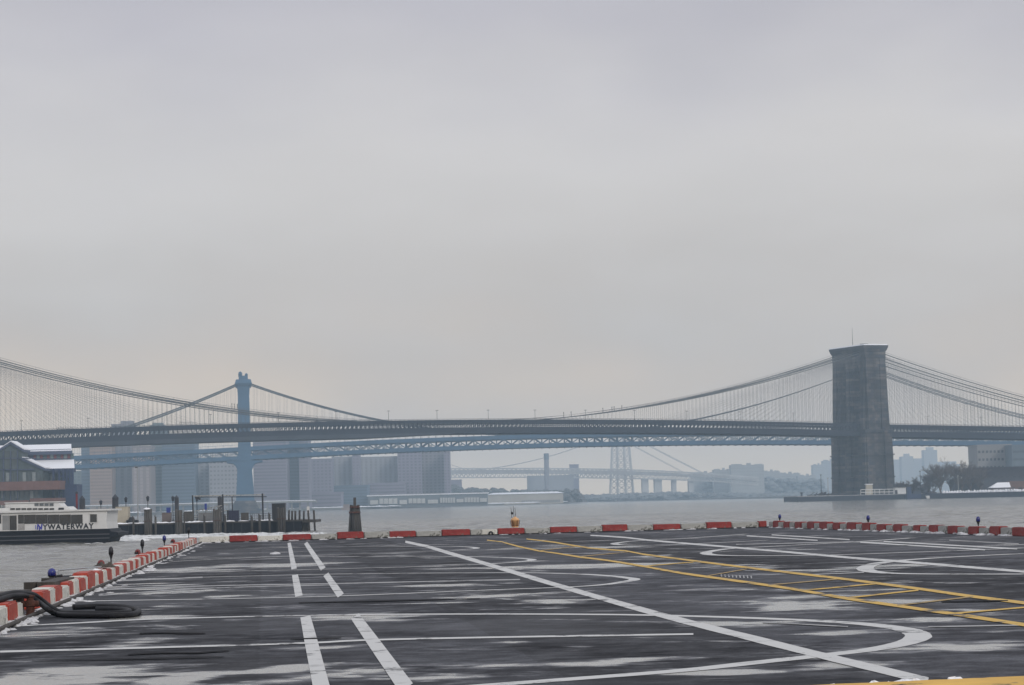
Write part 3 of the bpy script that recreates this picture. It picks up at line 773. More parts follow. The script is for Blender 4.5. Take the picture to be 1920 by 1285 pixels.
for px, py, Y in ((123, 801, 1085), (353, 792, 1112)):   # sign gantries above the roadway
    gm = MB()
    c = P(px, py, Y)
    for dz in (0, -0.9): gm.beam(c + AX * -4.4 + Vector((0, 0, dz)), c + AX * 4.4 + Vector((0, 0, dz)), 0.16)
    for k in range(9): gm.beam(c + AX * (-4.4 + k * 1.1) + Vector((0, 0, 0)), c + AX * (-4.4 + k * 1.1) + Vector((0, 0, -0.9)), 0.12)
    for k in (-3.8, 3.8): gm.beam(c + AX * k + Vector((0, 0, -0.9)), c + AX * k + Vector((0, 0, -3.2)), 0.14)
    gm.build('sign_gantry', M_WIRE, bridge)
# small dark upright marks on the cables, built as short posts
def ucable(px):
    best = None
    for k in range(2000):
        u = k * LB / 2000
        w = W(u, -12.9, zc(u)); d = w - CAM
        x = CX + FPX * d.dot(_R) / d.dot(_F)
        if best is None or abs(x - px) < best[0]: best = (abs(x - px), u)
    return best[1]
for px in (436, 441, 447, 1060, 1074, 1133, 1150, 1154, 1169):
    u = ucable(px); vv = -12.9 * (0.8 + 0.2 * abs(u - LB / 2) / (LB / 2))
    q = MB().tube([W(u, vv, zc(u)), W(u, vv, zc(u) + 2.3)], 0.14, 5)
    q.tube([W(u, vv, zc(u) + 2.2), W(u, vv, zc(u) + 2.7)], 0.22, 5)
    q.build('cable_post', M_BLACK, bridge)
# street lamps along the roadway
def lamp_u(px):
    best = None
    for k in range(3000):
        u = U0 + k * (U1 - U0) / 3000
        w = W(u, -12.0, zt(u)); d = w - CAM
        x = CX + FPX * d.dot(_R) / d.dot(_F)
        if best is None or abs(x - px) < best[0]: best = (abs(x - px), u)
    return best[1]
lamps_px = [40, 165, 395, 522, 630, 729, 820, 916, 1003, 1098, 1190, 1288, 1389, 1488, 1740, 1840]
where = ['near the left end of the picture', 'second from the left end of the deck', 'just before the blue tower', 'just past the blue tower', 'where the left cables reach the deck',
         'where the blue bridge cable meets the deck', 'left of mid span', 'at mid span', 'where the right cables leave the deck', 'below the row of small cable posts', 'above the far grey bridge tower',
         'third to the left of the stone tower', 'second to the left of the stone tower', 'first to the left of the stone tower', 'first to the right of the stone tower', 'second to the right of the stone tower']
proto = None
for px, wh in zip(lamps_px, where):
    u = lamp_u(px); p = W(u, -12.0, zt(u) - 4.5)
    lb = 'thin lamp post on the brown bridge deck, ' + wh
    if proto is None:
        proto = thing('street_lamp', p, lb, 'street lamp', 'lamp posts along the bridge deck')
        MB().tube([p, p + Vector((0, 0, 9.0))], [0.14, 0.08], 5).build('post', M_BLACK, proto)
        MB().tube([p + Vector((-0.7, 0, 9.1)), p + Vector((0.7, 0, 9.1))], 0.12, 5).build('lamp_head', M_BLACK, proto)
    else:
        dup(proto, p, None, lb)

# ================================================================== BLUE STEEL BRIDGE (behind)
YM = 1650.0
XT = P(460, 950, YM).x; XT2 = XT + 448.0
blue = thing('suspension_bridge', (XT + 224, YM, 0), 'blue steel suspension bridge with slender tower behind the brown deck', 'bridge')
def zb(x):                              # bottom of the blue deck
    s = (x - XT - 224) / 448
    if abs(s) <= .5: return 41.4 - 3.9 * (2 * s) ** 2
    return 37.5 - (abs(s) - .5) * 448 * 0.028
BX0, BX1, PAN = XT - 175, XT2 + 170, 5.4
mlow, mtop, mlat = MB(), MB(), MB()
nb_ = int((BX1 - BX0) / PAN)
def xb(mb, xa, xb_, y0, y1, z0a, z0b, z1a, z1b):
    mb.hexa([(xa, y0, z0a), (xb_, y0, z0b), (xb_, y1, z0b), (xa, y1, z0a)], [(xa, y0, z1a), (xb_, y0, z1b), (xb_, y1, z1b), (xa, y1, z1a)])
for k in range(nb_):
    xa, xe = BX0 + k * PAN, BX0 + (k + 1) * PAN
    a, b = zb(xa), zb(xe)
    xb(mlow, xa, xe, YM - 17, YM + 17, a + 1.2, b + 1.2, a + 2.2, b + 2.2)
    for y in (YM - 18, YM - 6, YM + 6, YM + 17.5):
        xb(mlow, xa, xe, y, y + 0.5, a + 0.4, b + 0.4, a + 3.2, b + 3.2)
        xb(mtop, xa, xe, y, y + 0.5, a + 6.9, b + 6.9, a + 8.3, b + 8.3)
    xb(mlow, xa, xa + 0.6, YM - 17.5, YM + 17.5, a, a, a + 1.2, a + 1.2)
    xb(mtop, xa, xe, YM - 17.5, YM + 17.4, a + 8.35, b + 8.35, a + 9.6, b + 9.6)
    for y in (YM - 17.75, YM - 5.75, YM + 6.25):
        w = 0.55 if k % 2 == 0 else 0.4
        mlat.beam((xa, y, a + 3.1), (xa, y, a + 7.0), w)
        if k % 2 == 0: mlat.beam((xa, y, a + 3.1), (xe, y, b + 7.0), 0.5)
        else: mlat.beam((xa, y, a + 7.0), (xe, y, b + 3.1), 0.5)
        mlat.beam((xa, y, a + 3.2), (xa + PAN / 2, y, (a + b) / 2 + 5), 0.28)
    mlat.beam((xa, YM - 18, a + 9.6), (xa, YM - 18, a + 11.2), 0.15)
    mlat.beam((xa, YM - 18, a + 11.2), (xe, YM - 18, b + 11.2), 0.16)
mlow.build('lower_deck', M_STEELBLUE, blue)
mtop.build('upper_deck', M_STEELBLUE, blue)
mlat.build('truss_lattice', M_STEELBLUE, blue, kind='stuff', fix=False)
def zcm(x):
    if XT <= x <= XT2:
        s = (x - XT - 224) / 224; return 50.5 + 44.0 * s * s
    t = (XT - x) / 221 if x < XT else (x - XT2) / 221
    return 94.5 + (36 - 94.5) * t - 4 * 9 * t * (1 - t)
msus = MB()
for y in (YM - 14.6, YM - 6, YM + 6, YM + 14.6):
    xs = [BX0 - 20 + (BX1 - BX0 + 40) * k / 140 for k in range(141)]
    MB().tube([(x + (XT / YM) * (y - YM) * max(0.0, 1 - abs(x - XT) / 224), y, zcm(x)) for x in xs], 0.30, 6).build('main_cable', M_CABLE, blue, smooth=True)
    k = 0
    while BX0 + k * 5.4 < BX1:
        x = BX0 + k * 5.4; k += 1
        if zcm(x) > zb(x) + 9 and abs(x - XT) > 5 and abs(x - XT2) > 5:
            msus.tube([(x, y, zb(x) + 8), (x, y, zcm(x))], 0.055, 3, caps=False)
msus.build('suspender_rope', M_WIRE, blue, kind='stuff', fix=False)
def blue_tower(xt):
    SK = xt / YM
    class MB(globals()['MB']):
        def mesh(s, name, material, org=Vector((0, 0, 0)), smooth=False, fix=True):
            for v in s.v: v.x += SK * (v.y - YM)
            return super().mesh(name, material, org, smooth, fix)
    pier = MB()
    def rg(hx, hy, z): return [(xt - hx, YM - hy, z), (xt + hx, YM - hy, z), (xt + hx, YM + hy, z), (xt - hx, YM + hy, z)]
    pier.hexa(rg(13, 26, -3), rg(12, 25, 3)); pier.hexa(rg(10, 23, 3), rg(7.4, 21, 9))
    pier.build('stone_pier', M_STONE, blue)
    for y in (-16, -5.5, 5.5, 16):
        leg = MB()
        for hx, z0, hx2, z1 in ((6.6, 9, 5.2, 32), (5.2, 32, 5.0, 37), (4.7, 37, 4.1, 84)):
            leg.hexa([(xt - hx, YM + y - 1.9, z0), (xt + hx, YM + y - 1.9, z0), (xt + hx, YM + y + 1.9, z0), (xt - hx, YM + y + 1.9, z0)],
                     [(xt - hx2, YM + y - 1.7, z1), (xt + hx2, YM + y - 1.7, z1), (xt + hx2, YM + y + 1.7, z1), (xt - hx2, YM + y + 1.7, z1)])
        leg.hexa([(xt - 4.1, YM + y - 1.7, 84), (xt + 4.1, YM + y - 1.7, 84), (xt + 4.1, YM + y + 1.7, 84), (xt - 4.1, YM + y + 1.7, 84)],
                 [(xt - 4.6, YM + y - 2.2, 91), (xt + 4.6, YM + y - 2.2, 91), (xt + 4.6, YM + y + 2.2, 91), (xt - 4.6, YM + y + 2.2, 91)])
        # curved bracket under the deck
        for hx, z0, hx2, z1 in ((5.3, 31, 6.4, 34), (6.4, 34, 8.2, 35.6), (8.2, 35.6, 12.8, 36.3), (12.8, 36.3, 12.8, 37.4)):
            leg.hexa([(xt - hx, YM + y - 1.5, z0), (xt + hx, YM + y - 1.5, z0), (xt + hx, YM + y + 1.5, z0), (xt - hx, YM + y + 1.5, z0)],
                     [(xt - hx2, YM + y - 1.5, z1), (xt + hx2, YM + y - 1.5, z1), (xt + hx2, YM + y + 1.5, z1), (xt - hx2, YM + y + 1.5, z1)])
        leg.build('tower_leg', M_STEELBLUE, blue)
        fin = MB()
        fin.hexa([(xt - 3.4, YM + y - 1.4, 95.3), (xt + 3.4, YM + y - 1.4, 95.3), (xt + 3.4, YM + y + 1.4, 95.3), (xt - 3.4, YM + y + 1.4, 95.3)],
                 [(xt - 3.0, YM + y - 1.2, 98), (xt + 3.0, YM + y - 1.2, 98), (xt + 3.0, YM + y + 1.2, 98), (xt - 3.0, YM + y + 1.2, 98)])
        for dx in (-2.1, 2.2):
            fin.lathe((xt + dx, YM + y, 98), [(1.1, 0), (1.5, 1.2), (1.2, 2.4), (0.3, 3.1)] if dx < 0 else [(0.9, 0), (1.2, 0.8), (0.3, 1.8)], 8)
        fin.build('finial', M_STEELBLUE, blue)
    cap = MB()
    cap.hexa(rg(5.4, 19.2, 91), rg(6.2, 20, 92.6)); cap.hexa(rg(6.0, 20, 92.6), rg(5.2, 19.2, 95.3))
    cap.build('tower_cap', M_STEELBLUE, blue)
    for y in (-16, -5.5, 5.5):
        br = MB()
        for z0 in range(12, 34, 11):
            br.beam((xt, YM + y, z0), (xt, YM + y + 10.6, z0 + 11), 1.2); br.beam((xt, YM + y + 10.6, z0), (xt, YM + y, z0 + 11), 1.2)
        for z0 in range(50, 84, 11):
            br.beam((xt, YM + y, z0), (xt, YM + y + 10.6, z0 + 11), 1.0); br.beam((xt, YM + y + 10.6, z0), (xt, YM + y, z0 + 11), 1.0)
        br.build('cross_bracing', M_STEELBLUE, blue, kind='stuff')
blue_tower(XT); blue_tower(XT2)

# ================================================================== FAR GREY BRIDGE
YW = 3300.0
XW = P(1166, 930, YW).x
grey = thing('suspension_bridge', (XW, YW, 0), 'faint far grey bridge with lattice tower fading into the haze', 'bridge')
zw = lambda px, py: P(px, py, YW).z
wd = MB()
prs = [(760, 880, 893), (845, 879, 896), (1000, 878.5, 895), (1165, 880.5, 897), (1250, 884, 899), (1340, 889, 903), (1420, 896, 910)]
for (xa, ta, ba), (xe, te, be) in zip(prs[:-1], prs[1:]):
    pa, pe = P(xa, ta, YW), P(xe, te, YW); qa, qe = P(xa, ba, YW), P(xe, be, YW)
    xb(wd, pa.x, pe.x, YW - 15, YW + 15, qa.z + 5.0, qe.z + 5.0, pa.z - 2, pe.z - 2)
    n_ = max(1, int((pe.x - pa.x) / 6))
    for k in range(n_):
        t0, t1 = k / n_, (k + 1) / n_
        f0, f1 = pa.lerp(pe, t0), pa.lerp(pe, t1); g0, g1 = qa.lerp(qe, t0), qa.lerp(qe, t1)
        for y in (YW - 16, YW + 16):
            wd.beam((f0.x, y, f0.z), (f1.x, y, f1.z), 1.4); wd.beam((g0.x, y, g0.z), (g1.x, y, g1.z), 1.4)
            wd.beam((f0.x, y, f0.z), (g1.x, y, g1.z), 0.8); wd.beam((g0.x, y, g0.z), (f1.x, y, f1.z), 0.8)
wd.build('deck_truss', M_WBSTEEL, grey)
for y in (YW - 12, YW + 12):
    tw = MB()
    ZT = 105.0
    legs = [(-17, -10.5), (-6, -4.2), (6, 4.2), (17, 10.5)]
    for b0, t0 in legs:
        tw.beam((XW + b0, y, 6), (XW + t0, y, ZT), 2.0)
    nseg = 11
    for k in range(nseg):
        z0, z1 = 6 + (ZT - 6) * k / nseg, 6 + (ZT - 6) * (k + 1) / nseg
        f0, f1 = k / nseg, (k + 1) / nseg
        for (b0, t0), (b1, t1) in ((legs[0], legs[1]), (legs[2], legs[3]), (legs[1], legs[2])):
            xa, xe = XW + b0 + (t0 - b0) * f0, XW + b1 + (t1 - b1) * f0
            ya, ye = XW + b0 + (t0 - b0) * f1, XW + b1 + (t1 - b1) * f1
            tw.beam((xa, y, z0), (ye, y, z1), 0.6); tw.beam((xe, y, z0), (ya, y, z1), 0.6); tw.beam((xa, y, z0), (xe, y, z0), 0.6)
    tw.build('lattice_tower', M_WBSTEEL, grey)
MB().box(XW - 20, XW + 20, YW - 18, YW + 18, -2, 7).build('stone_pier', M_WBSTEEL, grey)
for y in (YW - 12, YW + 12):
    zt_ = 103.0
    l1 = [(XW - 244 * k / 30, y, zt_ - 54 * (1 - (1 - k / 30) ** 2)) for k in range(31)]
    r1 = [(XW + 122 * k / 20, y, zt_ - (zt_ - 35) * (k / 20) ** 0.95) for k in range(21)]
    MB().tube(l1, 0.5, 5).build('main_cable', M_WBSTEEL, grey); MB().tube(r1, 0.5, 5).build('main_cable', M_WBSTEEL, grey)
    MB().tube([(XW + 3, y, 88), (XW + 88, y, 40)], 0.35, 4).build('main_cable', M_WBSTEEL, grey)
MB().tube([P(830, 867, YW), P(850, 873, YW), P(872, 880, YW)], 0.5, 5).build('main_cable', M_WBSTEEL, grey)
for px0, px1 in ((1203, 1216), (1226, 1241), (1259, 1268), (1290, 1300)):
    a, b = P(px0, 902, YW), P(px1, 934, YW)
    MB().box(a.x, b.x, YW - 12, YW + 12, 0, a.z + 3).build('approach_pier', M_WBSTEEL, grey)

# ================================================================== BUILDINGS
WINM = {}
def building(name, x0, x1, ytop, Y, color, label, cat='building', depth=26, win='grid', top=None, win_dark=0.6, group=None, bays=None, zb=1.0, fh=2.9):
    a, b = P(x0, ytop, Y), P(x1, ytop, Y)
    zt2 = a.z if a.z > b.z else b.z
    zt2 = (a.z + b.z) / 2
    root = thing(name, ((a.x + b.x) / 2, Y, zb), label, cat, group)
    wm = mat('wall %02x%02x%02x' % tuple(int(c * 255) for c in color), color, 0.85, 0.12, 0.05)
    MB().box(a.x, b.x, Y, Y + depth, zb - 1, zt2).build('wall', wm, root)
    pr = MB()
    pr.box(a.x - 0.3, b.x + 0.3, Y - 0.3, Y + depth + 0.3, zt2, zt2 + 0.9)
    pr.build('roof', wm, root)
    key = tuple(round(c * win_dark, 3) for c in color)
    dm = mat('panes %s' % (key,), [c * win_dark for c in color], 0.3, 0.15, 0.2)
    w = b.x - a.x; h = zt2 - zb
    nf = max(1, int(h / fh))
    if win == 'grid':
        nb2 = bays or max(2, int(w / 3.6))
        g = MB()
        for f in range(nf):
            z = zb + 1 + f * (h - 1) / nf
            for k in range(nb2):
                xx = a.x + (k + 0.5) * w / nb2
                ww = w / nb2 * 0.55
                g.box(xx - ww / 2, xx + ww / 2, Y - 0.12, Y + 0.1, z + 0.5, z + 2.0)
        g.build('window_grid', dm, root, kind='stuff', fix=False)
    elif win == 'rows':
        g = MB()
        for f in range(nf):
            z = zb + 1 + f * (h - 1) / nf
            g.box(a.x + 0.5, b.x - 0.5, Y - 0.12, Y + 0.1, z + 0.6, z + 1.9)
        g.build('window_band', dm, root, kind='stuff', fix=False)
    elif win == 'cols':
        g = MB()
        nb2 = bays or max(2, int(w / 4.5))
        for k in range(nb2):
            xx = a.x + (k + 0.5) * w / nb2
            ww = w / nb2 * 0.45
            g.box(xx - ww / 2, xx + ww / 2, Y - 0.12, Y + 0.1, zb + 2, zt2 - 1.2)
        g.build('window_bay', dm, root, kind='stuff', fix=False)
        g = MB()
        for f in range(nf):
            z = zb + 1 + f * (h - 1) / nf
            g.box(a.x, b.x, Y - 0.22, Y - 0.1, z, z + 0.5)
        g.build('floor_edge', wm, root, kind='stuff', fix=False)
    if top:
        for tx0, tx1, ty in top:
            c, d = P(tx0, ty, Y), P(tx1, ty, Y)
            MB().box(c.x, d.x, Y + 4, Y + 14, zt2 + 0.9, max(c.z, zt2 + 2)).build('roof_house', wm, root)
    return root
TAN = (0.33, 0.235, 0.185); GRY = (0.21, 0.20, 0.22); GRN = (0.15, 0.18, 0.18); BLU = (0.105, 0.145, 0.20); LIT = (0.29, 0.29, 0.31); LAV = (0.215, 0.20, 0.25); CRM = (0.36, 0.34, 0.28); WRM = (0.24, 0.20, 0.19)
ap = 'apartment_tower'
building('apartment_tower', 120, 168, 885, 2120, GRN, 'low grey green block just right of the gabled waterfront hall', fh=3.0)
building('apartment_tower', 152, 169, 836, 2060, BLU, 'narrow blue grey tower left of the tan slab', depth=20, win='rows')
building('apartment_tower', 168, 209, 838, 1990, TAN, 'tan apartment slab with faint floor lines', win='rows', win_dark=0.66)
building('apartment_tower', 209, 247, 797, 2010, GRY, 'grey tower with vertical bays and a roof house above the bridge deck', win='cols', top=[(225, 247, 789.5)])
building('apartment_tower', 247, 282, 838, 1980, WRM, 'warm grey slab with tall white bays beside the light pole', win='cols', win_dark=1.35)
building('apartment_tower', 282, 306, 799, 2030, GRN, 'narrow grey green tower with roof house above the bridge deck', win='rows', top=[(284, 303, 793)])
building('apartment_tower', 303, 365, 833, 2010, BLU, 'wide blue grey slab with close floor bands', win='rows', win_dark=0.55)
building('apartment_tower', 365, 392, 866, 2030, LIT, 'light grey block left of the white gridded slab', win='grid')
building('apartment_tower', 392, 447, 862, 2000, LIT, 'light grey slab with strong window grid left of the blue tower', win='grid', win_dark=0.5, bays=8, fh=3.6)
building('apartment_tower', 474, 537, 827, 2030, LAV, 'lavender grey slab right of the blue tower', win='rows', win_dark=0.65)
building('apartment_tower', 537, 560, 827, 2060, BLU, 'narrow blue grey slab between two lavender slabs', win='rows', win_dark=0.6)
building('apartment_tower', 560, 578, 827, 2040, LAV, 'narrow lavender slab ending below the brown deck', win='rows', win_dark=0.65)
building('apartment_tower', 578, 622, 862, 2150, LAV, 'pale lavender slab with broad blank front', win='grid', win_dark=0.6)
building('apartment_tower', 622, 660, 858, 2200, LIT, 'pale grey slab behind the pile dolphin', win='cols', win_dark=0.7)
building('apartment_tower', 660, 673, 852, 2180, LAV, 'slim stair tower with a ladder of small windows', win='grid', win_dark=0.7, bays=2)
building('apartment_tower', 673, 745, 858, 2260, LIT, 'wide pale block with low dome ahead of its foot', win='cols', win_dark=0.7)
building('apartment_tower', 745, 790, 846, 2230, LAV, 'grey tower under the middle of the blue deck', win='grid', win_dark=0.55)
building('apartment_tower', 788, 834, 846, 2240, GRY, 'darker grey tower, second from the right of the housing row', win='grid', win_dark=0.55)
building('apartment_tower', 832, 843, 846, 2210, LAV, 'narrow last tower of the housing row with windows up its edge', win='grid', win_dark=0.6, bays=2)
building('apartment_block', 570, 640, 925, 2090, LAV, 'low grey block on the bank behind the timber fence posts', win='rows', fh=3.4)
building('apartment_block', 690, 760, 907, 2200, LAV, 'low lavender block with snow on its roof behind the white sheds', win='rows')
building('apartment_block', 600, 690, 912, 2170, BLU, 'low blue grey block behind the pile dolphin', win='rows')
building('apartment_block', 842, 865, 901, 2700, LAV, 'hazy low block just past the housing row', win='rows', win_dark=0.9)
building('power_house', 988, 1075, 893, 3000, (0.26, 0.27, 0.29), 'hazy block under the tall chimney', win=None)
def chimney(x0, x1, yt, yb, Y, label):
    a, b = P((x0 + x1) / 2, yt, Y), P((x0 + x1) / 2, yb, Y)
    r = (x1 - x0) / 2 * Y / FPX
    o = thing('chimney', (a.x, Y, 1), label, 'chimney')
    MB().lathe((a.x, Y + 14, 1), [(r * 1.15, 0), (r, a.z - 1)], 12).build('stack', mat('chimney brick', (0.22, 0.22, 0.25), 0.8, 0.2, 0.05), o)
    MB().lathe((a.x, Y + 14, a.z), [(r * 1.08, -8), (r * 1.08, 0)], 12).build('rim', mat('chimney dark band', (0.09, 0.12, 0.16), 0.8, 0.2, 0.05), o)
chimney(1020, 1029, 850, 890, 2950, 'tall grey chimney above the deck of the far grey bridge')
building('far_block', 1068, 1085, 872, 3400, LAV, 'tiny hazy block on top of the far bridge line', win=None)
hz_col = (0.33, 0.33, 0.32)  # wall colour raised to carry part of the haze
hb = [(1296, 1345, 888, 3500, 'hazy low block left of the big hazy block'), (1338, 1372, 882, 3450, 'hazy block with sloping top joining the big one'), (1370, 1432, 873, 3400, 'biggest hazy block right of the far bridge'),
      (1428, 1462, 885, 3600, 'hazy low block right of the big hazy block'), (1460, 1500, 889, 3700, 'very faint low block left of the stone tower'), (1496, 1530, 893, 3600, 'faint low block above the island tip'),
      (1524, 1545, 873, 4200, 'faint stepped tower beside the stone tower'), (1543, 1572, 865, 4300, 'faint wide tower half hidden by the stone tower')]
for x0, x1, yt, Y, lb in hb:
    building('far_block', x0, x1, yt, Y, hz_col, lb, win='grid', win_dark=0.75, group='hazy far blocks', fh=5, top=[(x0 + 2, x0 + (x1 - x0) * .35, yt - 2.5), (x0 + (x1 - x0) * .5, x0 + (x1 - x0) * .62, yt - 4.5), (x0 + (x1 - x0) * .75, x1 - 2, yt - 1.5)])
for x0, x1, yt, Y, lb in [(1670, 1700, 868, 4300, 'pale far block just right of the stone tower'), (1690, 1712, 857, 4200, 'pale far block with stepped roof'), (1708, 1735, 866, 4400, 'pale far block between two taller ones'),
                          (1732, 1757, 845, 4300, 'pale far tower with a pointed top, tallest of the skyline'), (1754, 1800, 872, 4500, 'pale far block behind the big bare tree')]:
    r = building('far_block', x0, x1, yt, Y, (0.34, 0.34, 0.34), lb, win=None, group='pale skyline blocks right of the tower', top=[(x0 + 6, x1 - 6, yt - 6)])  # pale wall tone includes some of the haze
# waterfront sheds and warehouse
shed = thing('pier_shed', (P(800, 940, 2150).x, 2150, 1), 'long low pier shed with a row of white door bays', 'shed')
c0, c1 = P(690, 931, 2150), P(914, 925, 2150)
MB().box(c0.x, c1.x, 2150, 2180, 0.5, c0.z).build('wall', mat('shed grey', (0.14, 0.16, 0.18), 0.8, 0.2, 0.1), shed)
MB().box(c0.x - 1, c1.x + 1, 2149, 2181, c0.z, c0.z + 1.0).build('roof', M_SNOW, shed)
M_BAY = mat('white shed doors', (0.46, 0.46, 0.44), 0.7, 0.15, 0.3)
for x0, x1, y0, y1, n in ((694, 709, 938.5, 946, 1), (711, 746, 935, 945, 4), (749, 763, 938, 945.5, 1), (766, 798, 935, 944, 4), (802, 821, 937.5, 944, 1), (825, 854, 933.5, 943, 6), (856, 869, 936, 942, 1), (871, 899, 933, 942, 5), (900, 913, 934.5, 941, 1)):
    for k in range(n):
        xa, xe = x0 + (x1 - x0) * k / n, x0 + (x1 - x0) * (k + 1) / n - (0.9 if n > 1 else 0)
        p0, p1 = P(xa, y0, 2148), P(xe, y1, 2148)
        MB().box(p0.x, p1.x, 2148.2, 2150.5, p1.z, p0.z).build('door_bay', M_BAY, shed)
ware = thing('warehouse', (P(985, 940, 2380).x, 2380, 1), 'pale cream warehouse with a low snowy roof on the far bank', 'warehouse')
c0, c1 = P(914, 928, 2380), P(1056, 928, 2380)
MB().box(c0.x, c1.x, 2380, 2410, 0.5, c0.z).build('wall', mat('warehouse cream', (0.40, 0.37, 0.32), 0.8, 0.1, 0.1), ware)
rf = [(c0.x - 1, 2379, c0.z), (c1.x + 1, 2379, c0.z), ((c1.x * 0.92 + c0.x * 0.08), 2395, P(985, 923, 2380).z), ((c1.x * 0.08 + c0.x * 0.92), 2395, P(985, 923, 2380).z)]
MB().add(rf + [(c0.x - 1, 2411, c0.z), (c1.x + 1, 2411, c0.z)], [(0, 1, 2, 3), (1, 5, 2), (5, 4, 3, 2), (4, 0, 3), (0, 4, 5, 1)]).build('roof', M_SNOW, ware)
ww_ = MB()
for k in range(20):
    xx = P(980 + k * 3.6, 940, 2380).x
    ww_.box(xx - 0.5, xx + 0.5, 2379.7, 2380.2, 2.0, 4.6)
ww_.build('window_strip', mat('warehouse openings', (0.16, 0.17, 0.19), 0.5, 0.2, 1), ware, kind='stuff', fix=False)
# raised riverside road with a snowy parapet
vd = thing('viaduct', (P(400, 945, 1960).x, 1960, 1), 'raised riverside road with snowy parapet along the far bank', 'viaduct')
m1, m2, m3_ = MB(), MB(), MB()
for (xa, ya), (xe, ye) in zip(((140, 949), (300, 946), (470, 941)), ((300, 946), (470, 941), (592, 938.5))):
    p0, p1 = P(xa, ya, 1940), P(xe, ye, 1940)
    m1.hexa([(p0.x, 1940, p0.z - 1.6), (p1.x, 1940, p1.z - 1.6), (p1.x, 1955, p1.z - 1.6), (p0.x, 1955, p0.z - 1.6)], [(p0.x, 1940, p0.z - .2), (p1.x, 1940, p1.z - .2), (p1.x, 1955, p1.z - .2), (p0.x, 1955, p0.z - .2)])
    m2.hexa([(p0.x, 1939.7, p0.z - .2), (p1.x, 1939.7, p1.z - .2), (p1.x, 1940.4, p1.z - .2), (p0.x, 1940.4, p0.z - .2)], [(p0.x, 1939.7, p0.z + .45), (p1.x, 1939.7, p1.z + .45), (p1.x, 1940.4, p1.z + .45), (p0.x, 1940.4, p0.z + .45)])
    for k in range(8):
        q = p0.lerp(p1, k / 8)
        MB().box(q.x - .6, q.x + .6, 1942, 1945, 1, q.z - 1.6).build('support_column', M_CONC, vd)
m1.build('road_slab', M_CONC, vd); m2.build('parapet', M_SNOW, vd);
# low snowy bank edge (ice and riprap)
for pts_, lb in (([(90, 961, 1850), (300, 959, 1950), (560, 955, 2050), (690, 952.5, 2100), (914, 946.5, 2280), (1060, 943.5, 2420)], 'snow'),):
    mb = MB(); rnd = random.Random(3)
    for (xa, ya, Ya), (xe, ye, Ye) in zip(pts_[:-1], pts_[1:]):
        for k in range(46):
            t = (k + rnd.random()) / 46
            p = P(xa + (xe - xa) * t, 945, Ya + (Ye - Ya) * t)
            mb.blob((p.x, p.y + 6, 2.1), 2.5 + 3 * rnd.random(), 2.0, 0.4 + 0.5 * rnd.random(), k, 6, 3)
    tag(mb.build('snow', M_SNOW, fix=False), 'patchy snow along the far bank edge', None, None, 'stuff')

# ------------------------------------------------------------------ waterfront hall on the left
YP = 800.0
hall = thing('waterfront_hall', (P(30, 955, YP).x, YP, 0.5), 'gabled waterfront hall with snowy roofs and brick red balconies on the left', 'hall')
def pz(px, py): return P(px, py, YP)
def XZ(px, py, dy=0.0):
    q = P(px, py, YP); return Vector((q.x, YP + dy, q.z))
base_z = 0.6
# long wing
e = XZ(128, 843); xl, xr = XZ(-60, 843).x, XZ(132, 843).x
MB().box(xl, xr, YP + 6, YP + 40, base_z, XZ(100, 878).z).skew().build('wall', M_GREENGREY, hall)
zl0, zl1, zu0, zu1 = XZ(100, 878).z, XZ(100, 861).z, XZ(100, 846).z, XZ(100, 830).z
lr = MB(); lr.prism([(xl, YP + 4.5, zl0 - 0.5), (xl, YP + 4.5, zl0), (xl, YP + 13, zl1), (xl, YP + 13, zl1 - 0.5)], (xr + 0.6 - xl, 0, 0)); lr.skew().build('lower_roof', M_SNOW, hall)
MB().box(xl, xr + 0.9, YP + 4.2, YP + 4.9, zl0 - 1.6, zl0 - 0.1).build('eave', M_TRIM, hall)
MB().box(xl, xr - 0.4, YP + 13, YP + 30, zl1 - 1, zu0 + 1).skew().build('clerestory_wall', M_TRIM, hall)
panel_cols = [mat('red panel', (0.17, 0.045, 0.05), 0.6, 0.2, 1), mat('pale green panel', (0.19, 0.24, 0.23), 0.6, 0.2, 1), mat('dark green panel', (0.08, 0.12, 0.12), 0.6, 0.2, 1)]
for k in range(12):
    xa = 48 + k * 6.5
    p0, p1 = XZ(xa, 848.5), XZ(xa + 5.2, 858.5)
    MB().box(p0.x, p1.x, YP + 12.85, YP + 13.1, p1.z, p0.z).build('clerestory_panel', panel_cols[(0, 1, 0, 2)[k % 4] if k % 4 != 1 else 1], hall)
ur = MB(); ur.prism([(xl, YP + 12, zu0), (xl, YP + 12, zu0 + 0.5), (xl, YP + 21, zu1), (xl, YP + 30, zu0 + 0.5), (xl, YP + 30, zu0)], (xr - 0.3 - xl, 0, 0)); ur.skew().build('upper_roof', M_SNOW, hall)
MB().box(xl, xr - 0.1, YP + 11.6, YP + 12.3, zu0 - 0.9, zu0 + 0.3).skew().build('eave', M_TRIM, hall)
